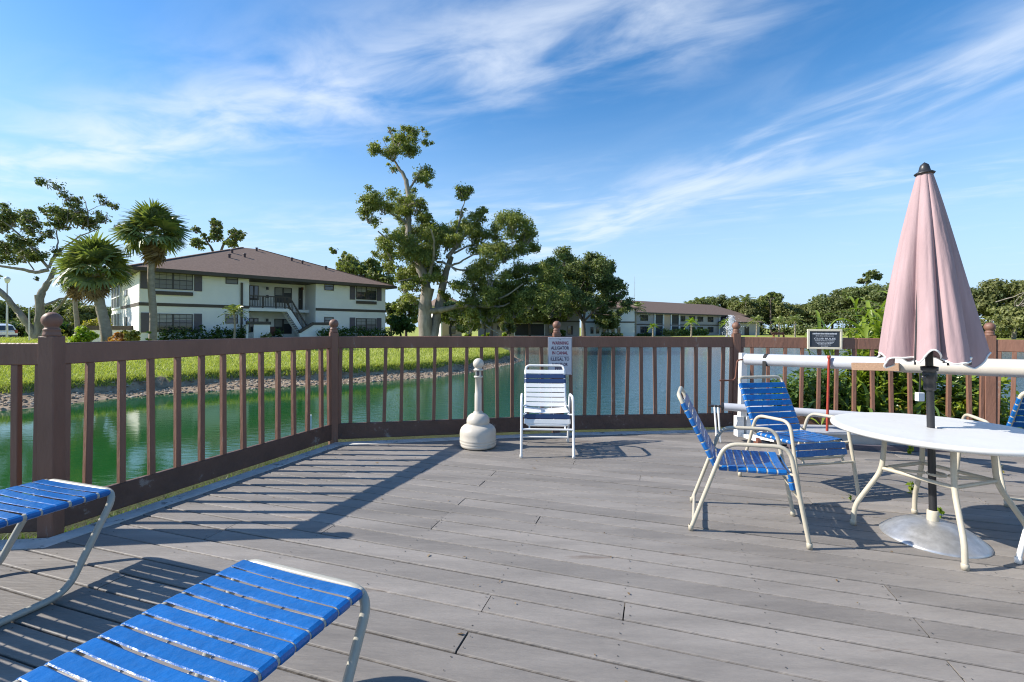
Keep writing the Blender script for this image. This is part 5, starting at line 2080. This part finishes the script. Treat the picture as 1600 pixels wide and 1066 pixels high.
pa = thing('parasol', 'closed faded pink parasol with white piping on a black pole', 'parasol', TC + Vector((-.022, 0, .12)))
pa.rotation_euler = (0, R(-1.7), 0)
mb = MB()
mb.tube([(0, 0, .002), (0, 0, 2.24)], .0205, 16)
mb.build('pole', M['black'], pa)
mb = MB()
mb.lathe([(.022, .84), (.032, .845), (.034, .87), (.030, .90), (.036, .905), (.038, .955), (.032, .965), (.044, .97), (.046, .995), (.024, 1.0)], 18)
hub = mb.build('runner', M['black'], pa)
mb = MB()
mb.tube([(-.03, -.02, .94), (-.07, -.035, .94), (-.085, -.05, .935)], .007, 8)
mb.lathe([(.001, 0), (.012, .002), (.012, .018), (.001, .02)], 8, (-.085, -.05, .925))
mb.build('crank', M['black'], hub)
# ribs folded under the cloth
for k in range(8):
    a = R(22.5 + 45 * k)
    mb = MB()
    mb.tube([(.03 * math.cos(a), .03 * math.sin(a), 2.22), (.20 * math.cos(a + .1), .20 * math.sin(a + .1), 1.02)], .006, 6)
    mb.build('rib', M['black'], pa)
nth, nz = 192, 44
ztop, zbot = 2.262, 1.055
Vc, Fc = [], []
folds = [(0.0, 1.0), (.82, .9), (1.62, 1.1), (2.35, .95), (3.2, 1.0), (3.95, 1.0), (4.62, 1.12), (5.42, .95)]


def canopy_r(th, t):
    """radius of the hanging cloth: deep pleats between eight ribs"""
    R0 = .036 + .222 * (t ** .95) + .010 * math.sin(t * 3.1)
    f = 0.0
    for k in range(8):
        c0, amp = folds[k]
        c1 = folds[(k + 1) % 8][0] + (2 * math.pi if k == 7 else 0)
        th_ = th
        if th_ < c0 and k == 7:
            th_ += 2 * math.pi
        if c0 <= th_ < c1:
            x = (th_ - c0) / (c1 - c0)
            x = x ** (1.0 + .75 * math.sin(2.3 * k + .4))
            f = amp * (1 - abs(math.sin(math.pi * x)) ** .6)
    deep = .11 + .30 * min(1, t * 1.3)
    r_ = R0 * (1.04 - deep * f)
    r_ *= 1 + .028 * math.sin(5 * th + 5 * t + 1) * t + .06 * t * (abs(math.sin(6.5 * th + 1.4 * t + .5)) - .6) + .03 * t * (abs(math.sin(15.5 * th - 2.2 * t)) - .6)
    return r_


def hem(th):
    return .030 * math.sin(8 * th + .6) + .022 * math.sin(3 * th + 1.9) + .014 * math.sin(13 * th)


for j in range(nz + 1):
    t = j / nz
    for i in range(nth):
        th = 2 * math.pi * i / nth
        r_ = canopy_r(th, t)
        tw = .22 * t * math.sin(th * 2 + .8) * .3
        z = ztop - (ztop - zbot + hem(th) * t ** 6) * t
        Vc.append((r_ * math.cos(th + tw), r_ * math.sin(th + tw), z))
for j in range(nz):
    for i in range(nth):
        i2 = (i + 1) % nth
        Fc.append((j * nth + i, (j + 1) * nth + i, (j + 1) * nth + i2, j * nth + i2))
cp = link(bpy.data.objects.new('canopy', mesh_np('canopy', Vc, Fc, M['pink'], None, True)), pa)
cp.rotation_euler = (0, 0, R(-62))
edge = [Vector(Vc[nz * nth + i]) for i in range(nth)]
mb = MB()
mb.tube(edge, .0055, 6, True)
pp_ = mb.build('piping', M['piping'], cp)
mb = MB()
mb.lathe([(.030, 2.250), (.050, 2.246), (.055, 2.254), (.044, 2.262), (.032, 2.268), (.027, 2.292), (.022, 2.308), (.018, 2.312), (.001, 2.326)], 20)
mb.build('finial', M['black'], pa)

# ================================================================== CIGARETTE RECEPTACLE
rc_ = thing('ash_receptacle', 'cream plastic ash stand with ball top, left of the white chair', 'ash stand', (-.38, 5.235, .002))
mb = MB()
mb.lathe([(.001, 0), (.175, 0), (.200, .010), (.207, .025), (.2075, .038), (.203, .045), (.2075, .052), (.2075, .068), (.203, .075), (.207, .082), (.207, .098), (.204, .105), (.2065, .15), (.203, .185), (.190, .215), (.165, .238),
          (.140, .250), (.128, .256), (.126, .268), (.130, .275), (.130, .290), (.127, .315), (.112, .345), (.085, .368), (.060, .378), (.052, .384), (.052, .395), (.044, .402)], 48)
bs = mb.build('base', M['beige_plastic'], rc_)
mb = MB()
mb.lathe([(.0405, .398), (.040, .60), (.037, .605), (.037, .778), (.048, .782), (.050, .797), (.040, .803), (.036, .803)], 32)
mb.build('stem', M['beige_plastic'], rc_)
mb = MB()
mb.lathe([(.030, .80), (.030, .862)], 20)
mb.build('neck', M['shutter'], rc_)
mb = MB()
for k in range(4):
    a = R(45 + 90 * k)
    mb.bbox((.031 * math.cos(a) - .01, .031 * math.sin(a) - .01, .80), (.031 * math.cos(a) + .01, .031 * math.sin(a) + .01, .862), .002)
mb.build('grille', M['beige_plastic'], rc_)
mb = MB()
mb.lathe([(.036, .860), (.052, .860), (.056, .870), (.048, .880), (.040, .884)] + [(.0615 * math.sin(R(a)), .939 - .0615 * math.cos(R(a))) for a in range(35, 180, 12)] + [(.001, 1.0005)], 32)
mb.build('ball_cap', M['beige_plastic'], rc_)

# ================================================================== COVER REEL AND THINGS AT THE RIGHT
U0, U1 = Vector((2.79, 5.56, .985)), Vector((4.11, 3.72, 1.045))
ud_ = (U1 - U0).normalized()
rl_ = thing('cover_reel', 'white pool cover reel with long tubes and crank along the right railing', 'cover reel', (2.79, 5.56, 0))
o0 = Vector((2.79, 5.56, 0))
s_at = lambda px_: next(s for s in np.arange(0, 3.5, .002) if (U0 + ud_ * s).x / (U0 + ud_ * s).y >= (px_ - 800) / F)
sm_ = s_at(1409)
mb = MB()
mb.tube([U0 - o0 + ud_ * .04, U0 - o0 + ud_ * (sm_)], .068, 24)
mb.build('inner_tube', M['tube_white'], rl_)
mb = MB()
mb.tube([U0 - o0 + ud_ * (sm_ - .05), U0 - o0 + ud_ * 3.7], .0735, 24)
mb.build('outer_tube', M['tube_cream'], rl_)
mb = MB()
mb.add([(-.045, -.04, .30), (.03, -.04, .30), (.03, .04, .30), (-.045, .04, .30), (-.035, -.035, 1.06), (.03, -.035, 1.06), (.03, .035, 1.06), (-.035, .035, 1.06)],
       [(0, 3, 2, 1), (4, 5, 6, 7), (0, 1, 5, 4), (1, 2, 6, 5), (2, 3, 7, 6), (3, 0, 4, 7)])
mb.box((-.085, -.05, .06), (-.01, .05, .299))
mb.box((.02, -.06, .06), (.085, .04, .299))
mb.build('end_post', M['white_frame'], rl_)
mb = MB()
mb.tube(fillet([(-.03, -.05, .985), (-.10, -.06, .975), (-.12, -.06, .76), (-.15, -.06, .735), (-.32, -.08, .735)], .04, 4), .010, 8)
mb.build('crank_handle', M['rust'], rl_)
# lower tube on its own stand
l0, l1 = Vector((2.52, 5.48, .425)) - o0, Vector((4.55, 4.70, .405)) - o0
ld = (l1 - l0).normalized()
mb = MB()
mb.tube([l0, l1], .045, 18)
mb.build('lower_tube', M['tube_white'], rl_)
mb = MB()
mb.tube([l0 - ld * .02, l0 + ld * .001], .048, 18)
mb.tube([l0 - ld * .17, l0 - ld * .02], .015, 8)
mb.build('tube_cap', M['black'], rl_)
mb = MB()
for dx in (-.06, -.10):
    mb.tube([l0 + ld * dx + Vector((0, 0, .01)), Vector((l0.x + dx + .015, l0.y - .02, .006))], .012, 8)
mb.build('stand_leg', M['white_frame'], rl_)
for px_, py_ in ((.03, -.28), (.22, -.30)):
    mb = MB()
    mb.tube([(px_ - .02, py_, .05), (px_ + .02, py_, .05)], .05, 16)
    mb.build('caster', M['black_rubber'] if px_ > .1 else M['rust'], rl_)
mb = MB()
mb.beam((-.02, .0, .075), (.03, -.28, .085), .05, .04)
mb.beam((.05, -.01, .075), (.22, -.30, .085), .05, .04)
mb.build('foot_bar', M['white_frame'], rl_)

lg = thing('low_ledge', 'low white box ledge running along the foot of the right railing', 'ledge', (3.05, 5.32, 0))
mb = MB()
def lx(x, y, z):
    return (x, y - .075 * x, z)
for (z0_, z1_, y0_, y1_, nm, m_) in ((.022, .150, 0, .42, 'front_panel', 'ledge'), (.1505, .168, -.02, .44, 'top_panel', 'tube_white'), (.0, .0215, .02, .4, 'plinth', 'black_rubber')):
    mb = MB()
    vs = [lx(x, y, z) for z in (z0_, z1_) for x, y in ((0, y0_), (2.9, y0_), (2.9, y1_), (0, y1_))]
    mb.add(vs, [(0, 3, 2, 1), (4, 5, 6, 7), (0, 1, 5, 4), (1, 2, 6, 5), (2, 3, 7, 6), (3, 0, 4, 7)])
    mb.build(nm, M[m_], lg)
mb = MB()
vs = [lx(x, y, z) for z in (.002, .05) for x, y in ((0.1, -.10), (2.9, -.10), (2.9, -.045), (.1, -.045))]
mb.add(vs, [(0, 3, 2, 1), (4, 5, 6, 7), (0, 1, 5, 4), (1, 2, 6, 5), (2, 3, 7, 6), (3, 0, 4, 7)])
mb.build('floor_track', M['shutter'], lg)

pb_, pe_ = s_at(1337), s_at(1411)
wn_ = Vector((ud_.y, -ud_.x, 0))
bd_ = MB()
a_, b_ = U0 + ud_ * pb_ + wn_ * .094 + Vector((0, 0, -.03)), U0 + ud_ * pe_ + wn_ * .094 + Vector((0, 0, -.02))
bd_.beam(a_, b_, .034, .075, bev=.003)
tag(bd_.build('wood_board', M['wood']), 'short brown wooden board lying against the white tube under the parasol', 'board')

ss = s_at(1199)
c_ = U0 + ud_ * ss
x_ = ud_
mb = MB()
ring = []
for k in range(22):
    a = R(20 + 330 * k / 21)
    ring.append(c_ + (wn_ * math.cos(a) + Vector((0, 0, 1)) * math.sin(a)) * .0735)
vs, fs = [], []
for p in ring + [ring[-1] + Vector((0, 0, -.10)), ring[-1] + Vector((0, 0, -.26)) + wn_ * .01]:
    vs += [p - x_ * .019, p + x_ * .019]
fs = [(2 * i, 2 * i + 1, 2 * i + 3, 2 * i + 2) for i in range(len(vs) // 2 - 1)]
mb.add(vs, fs)
stp = mb.build('tie_strap', M['black_rubber'])
so2 = stp.modifiers.new('thickness', 'SOLIDIFY')
so2.thickness = .003
tag(stp, 'black strap wrapped round the white tube above the blue chair', 'strap')

rs = s_at(1301)
c_ = U0 + ud_ * rs + wn_ * .088
mb = MB()
mb.tube([c_ + Vector((.0, .0, .05)), Vector((c_.x + .004, c_.y + .03, .30))], .0125, 10)
mb.lathe([(.013, 0), (.016, .004), (.016, .03), (.001, .034)], 10, (c_.x, c_.y, c_.z + .04))
tag(mb.build('red_pole', M['red']), 'thin red pole leaning upright against the white tube', 'pole')

bx = D(1437, 620, 5.35)
eb = thing('outlet_box', 'small white box hanging on the railing behind the parasol pole', 'box', bx)
mb = MB()
mb.bbox((-.04, -.03, -.05), (.04, .02, .05), .006)
mb.build('cover', M['white_post'], eb)
mb = MB()
mb.tube(fillet([(0, 0, .05), (.01, 0, .16), (.02, .02, .30), (.0, .03, .42)], .08, 4), .008, 6)
mb.build('cord', M['black_rubber'], eb)

mb = MB()
mb.tube([(0, 0, -.6), (0.02, 0, .52)], .028, 10)
po = mb.build('pvc_pipe', M['white_post'])
po.location = (-3.95, 9.0, WZ)
tag(po, 'short white plastic pipe standing in the green water behind the railing', 'pipe')
bs_ = G(622, 553, -.28)
stk = thing('lawn_bird', 'small dark bird standing on the lawn left of the oak', 'bird', (bs_.x, bs_.y, gz(bs_.x, bs_.y)))
mb = MB()
mb.tube([(-.16, 0, .22), (-.10, 0, .27), (0, 0, .31), (.09, 0, .36), (.12, 0, .44), (.14, 0, .50), (.17, 0, .51), (.22, 0, .50), (.27, 0, .47)], [.01, .05, .085, .06, .03, .025, .035, .02, .004], 8)
for s in (-.03, .03):
    mb.tube([(.0, s, .25), (.02, s, .12), (0, s, 0), (.05, s, 0)], .009, 5)
mb.build('body', M['bark_dark'], stk)

# ================================================================== PLANTS BEHIND THE RIGHT RAILING
bed = MB()
o1, o2 = offset_line(FP[3:], -.05), offset_line(FP[3:], -3.0)
bpts = [o1[1].lerp(o1[2], .22), o1[2], o1[3], o2[3], o2[2], o2[1].lerp(o2[2], .25)]
bed.prism([(p.x, p.y) for p in bpts][::-1], -1.5, -.42)
struct(bed.build('planting_bed', mat('bed_soil', (0.06, 0.045, 0.03), .95, var=.3, bump=.6)))


def blade(L, w, arch, seed):
    r = random.Random(seed)
    vs, fs = [], []
    n = 7
    x, z, a = 0, 0, R(62)
    for i in range(n + 1):
        t = i / n
        ww = w * (math.sin(math.pi * min(1, .12 + .88 * t)) ** .6 if i < n else 0) + .004
        fold = ww * .35
        vs += [(x, -ww, z + fold), (x, 0, z), (x, ww, z + fold)]
        a -= arch / n * (.4 + 1.2 * t)
        x += L / n * math.cos(a)
        z += L / n * math.sin(a)
    for i in range(n):
        for k in range(2):
            p = i * 3 + k
            fs.append((p, p + 3, p + 4, p + 1))
    return vs, fs


LV = {}
for kind, L, w, arch in (('ginger', .42, .021, 1.5), ('ginger_dark', .48, .019, 1.9), ('brom', .38, .026, 1.7), ('strap', .95, .020, 2.0)):
    for s in range(3):
        vs, fs = blade(L * (1 + .15 * s), w, arch * (1 + .12 * s), s)
        m_ = M['ginger_dark'] if kind == 'strap' else M[kind]
        LV[kind, s] = mesh_np('leaf', vs, fs, m_, None, True)


def leafy(label, x, y, kind, stems, height, per, spread, group, lscale=1.0, seed=0):
    r = random.Random(seed)
    z0 = -.42
    root = thing('leafy_plant', label, 'plant', (x, y, z0), 0, group)
    mb = MB()
    for s in range(stems):
        a0 = r.uniform(0, 6.28)
        lean = r.uniform(.05, spread)
        hh = height * r.uniform(.6, 1.0)
        top = Vector((math.cos(a0) * lean, math.sin(a0) * lean, hh))
        base_ = Vector((math.cos(a0) * .06, math.sin(a0) * .06, 0))
        mb.tube([base_, base_.lerp(top, .5) + Vector((0, 0, .04)), top], .010, 5)
        for k in range(per):
            t = .25 + .75 * (k + 1) / per
            p = base_.lerp(top, t)
            o = link(bpy.data.objects.new('leaf', LV[kind, r.randrange(3)]), root)
            o.location = p
            o.rotation_euler = (r.uniform(-.25, .25), R(r.uniform(-22, 28)) - R(15) * (t > .9), a0 + k * 2.4 + r.uniform(-.4, .4))
            o.scale = (lscale * r.uniform(.75, 1.1),) * 3
    mb.build('stem', M['hedge'], root)
    return root


def behind(px_, off):
    """point behind the right railing seen at this column"""
    t = (px_ - PX0) / F
    a, d = FP[4], (FP[5] - FP[4])
    s = (t * a.y - a.x) / (d.x - t * d.y)
    p = a + d * s
    return p.x * (1 + off / p.length), p.y * (1 + off / p.length)


gp = 'tropical plants behind the right railing'
for i, (px_, off, st_, hh, lab) in enumerate([(1345, 1.1, 9, 2.05, 'tall bright ginger clump rising above the railing left of the parasol'), (1392, 1.3, 10, 2.25, 'tallest bright ginger clump behind the left side of the parasol'),
                                              (1318, 1.0, 6, 1.65, 'lower bright ginger clump just right of the notice'), (1368, .9, 10, 1.95, 'dense bright ginger clump between the two tall clumps left of the parasol'), (1412, 1.0, 9, 2.0, 'bright ginger clump hidden mostly behind the parasol cloth')]):
    x, y = behind(px_, off)
    leafy(lab, x, y, 'ginger', st_ + 7, hh, 11, .55, gp, 1.0, i)
lowlab = {'ginger': 'low bright green leafy plant behind the right railing', 'ginger_dark': 'low dark strap-leaved plant behind the right railing',
          'brom': 'low yellow and red plant behind the right railing', 'strap': 'plant with long drooping narrow leaves behind the right railing'}
pl = [(1238, .35, 'ginger'), (1262, .55, 'ginger'), (1285, .3, 'ginger_dark'), (1308, .5, 'ginger_dark'), (1322, .3, 'ginger'), (1345, .4, 'ginger_dark'), (1362, .25, 'ginger'), (1385, .4, 'strap'),
      (1402, .3, 'strap'), (1425, .5, 'brom'), (1448, .35, 'brom'), (1470, .5, 'ginger'), (1492, .35, 'brom'), (1515, .6, 'brom'), (1535, .4, 'ginger_dark'), (1555, .6, 'brom'), (1575, .4, 'ginger_dark'),
      (1250, .9, 'ginger'), (1295, .95, 'ginger_dark'), (1370, .9, 'ginger'), (1430, 1.1, 'ginger_dark'), (1490, 1.1, 'ginger')]
cnt = {}
for i, (px_, off, kd) in enumerate(sorted(pl)):
    x, y = behind(px_, off)
    hh = {'ginger': .85, 'ginger_dark': .75, 'brom': .75, 'strap': .45}[kd] * rnd.uniform(.8, 1.15) * (1.1 if px_ < 1420 else .95)
    cnt[kd] = cnt.get(kd, 0) + 1
    leafy(lowlab[kd] + ', %s from the left' % ORD[cnt[kd] - 1], x, y, kd, 5 if kd != 'strap' else 4, hh, 8, .30, gp, 1.0, 50 + i)
for px_, off, w, lab in ((1255, .6, .34, 'fine-leaved green bush behind the railing under the notice'), (1325, .75, .4, 'fine-leaved green bush behind the railing, centre of the planting'), (1385, .8, .38, 'fine-leaved green bush behind the railing left of the parasol pole'), (1480, .8, .3, 'fine-leaved green bush behind the railing right of the parasol pole'), (1290, .95, .36, 'fine-leaved dark bush behind the railing right of the notice'), (1430, .9, .36, 'fine-leaved bright bush behind the railing under the parasol'), (1530, .7, .3, 'fine-leaved bright bush behind the railing left of the rightmost post')):
    x, y = behind(px_, off)
    root = thing('shrub', lab, 'shrub', (x, y, -.42))
    bl = [(Vector((rnd.uniform(-.3, .3), rnd.uniform(-.2, .2), rnd.uniform(.15, 1.0))), (w * 1.15, w, .36), 420) for _ in range(6)]
    foliage('foliage', bl, .05, M['ginger'] if px_ in (1325, 1430, 1530) else M['ginger_dark'], root, aspect=.4)
for px_, py_, s, lab in ((1425, 762, .9, 'small weed sprouting between planks left of the parasol pole'), (1471, 800, .8, 'small weed sprouting between planks right of the parasol pole, under the table'), (1424, 700, 1.0, 'thin tall weed by the white ledge under the table'), (1565, 732, .8, 'yellowish weed sprouting from the deck near the right edge'), (1330, 772, .4, 'tiny weed by the front foot of the blue chair')):
    g = G(px_, py_ + 10)
    root = thing('weed', lab, 'weed', (g.x, g.y, 0))
    V_, F_ = leaf_cloud([(Vector((0, 0, .06 * s)), (.035 * s, .035 * s, .06 * s), 26)], .022 * s, .5)
    link(bpy.data.objects.new('leaves', mesh_np('leaves', V_, F_, M['yellow'] if 'yellow' in lab else M['lime'])), root)
    mb = MB()
    mb.tube([(0, 0, -.01), (0, 0, .1 * s)], .003, 5)
    mb.build('stem', M['lime'], root)

# fallen bits on the boards
n = 130
pts = np.stack([rng.uniform(-2.2, 4.0, n), rng.uniform(1.5, 5.4, n), np.full(n, .006)], 1)
az = rng.uniform(0, 6.28, n)
sz = rng.uniform(.004, .013, n) * np.where(rng.random(n) < .2, 1.6, 1)
a_ = np.stack([np.cos(az), np.sin(az), 0 * az], 1) * sz[:, None]
b_ = np.stack([-np.sin(az), np.cos(az), 0 * az], 1) * sz[:, None] * .45
up_ = np.array([[0, 0, 1.0]]) * (sz * .25)[:, None]
V_ = np.stack([pts - a_, pts - b_ + up_, pts + a_ + up_ * .4, pts + b_], 1).reshape(-1, 3)
lit_ = link(bpy.data.objects.new('leaf_litter', mesh_np('leaf_litter', V_, np.arange(4 * n).reshape(n, 4), M['palm_dead'])))
struct(lit_, 'stuff')
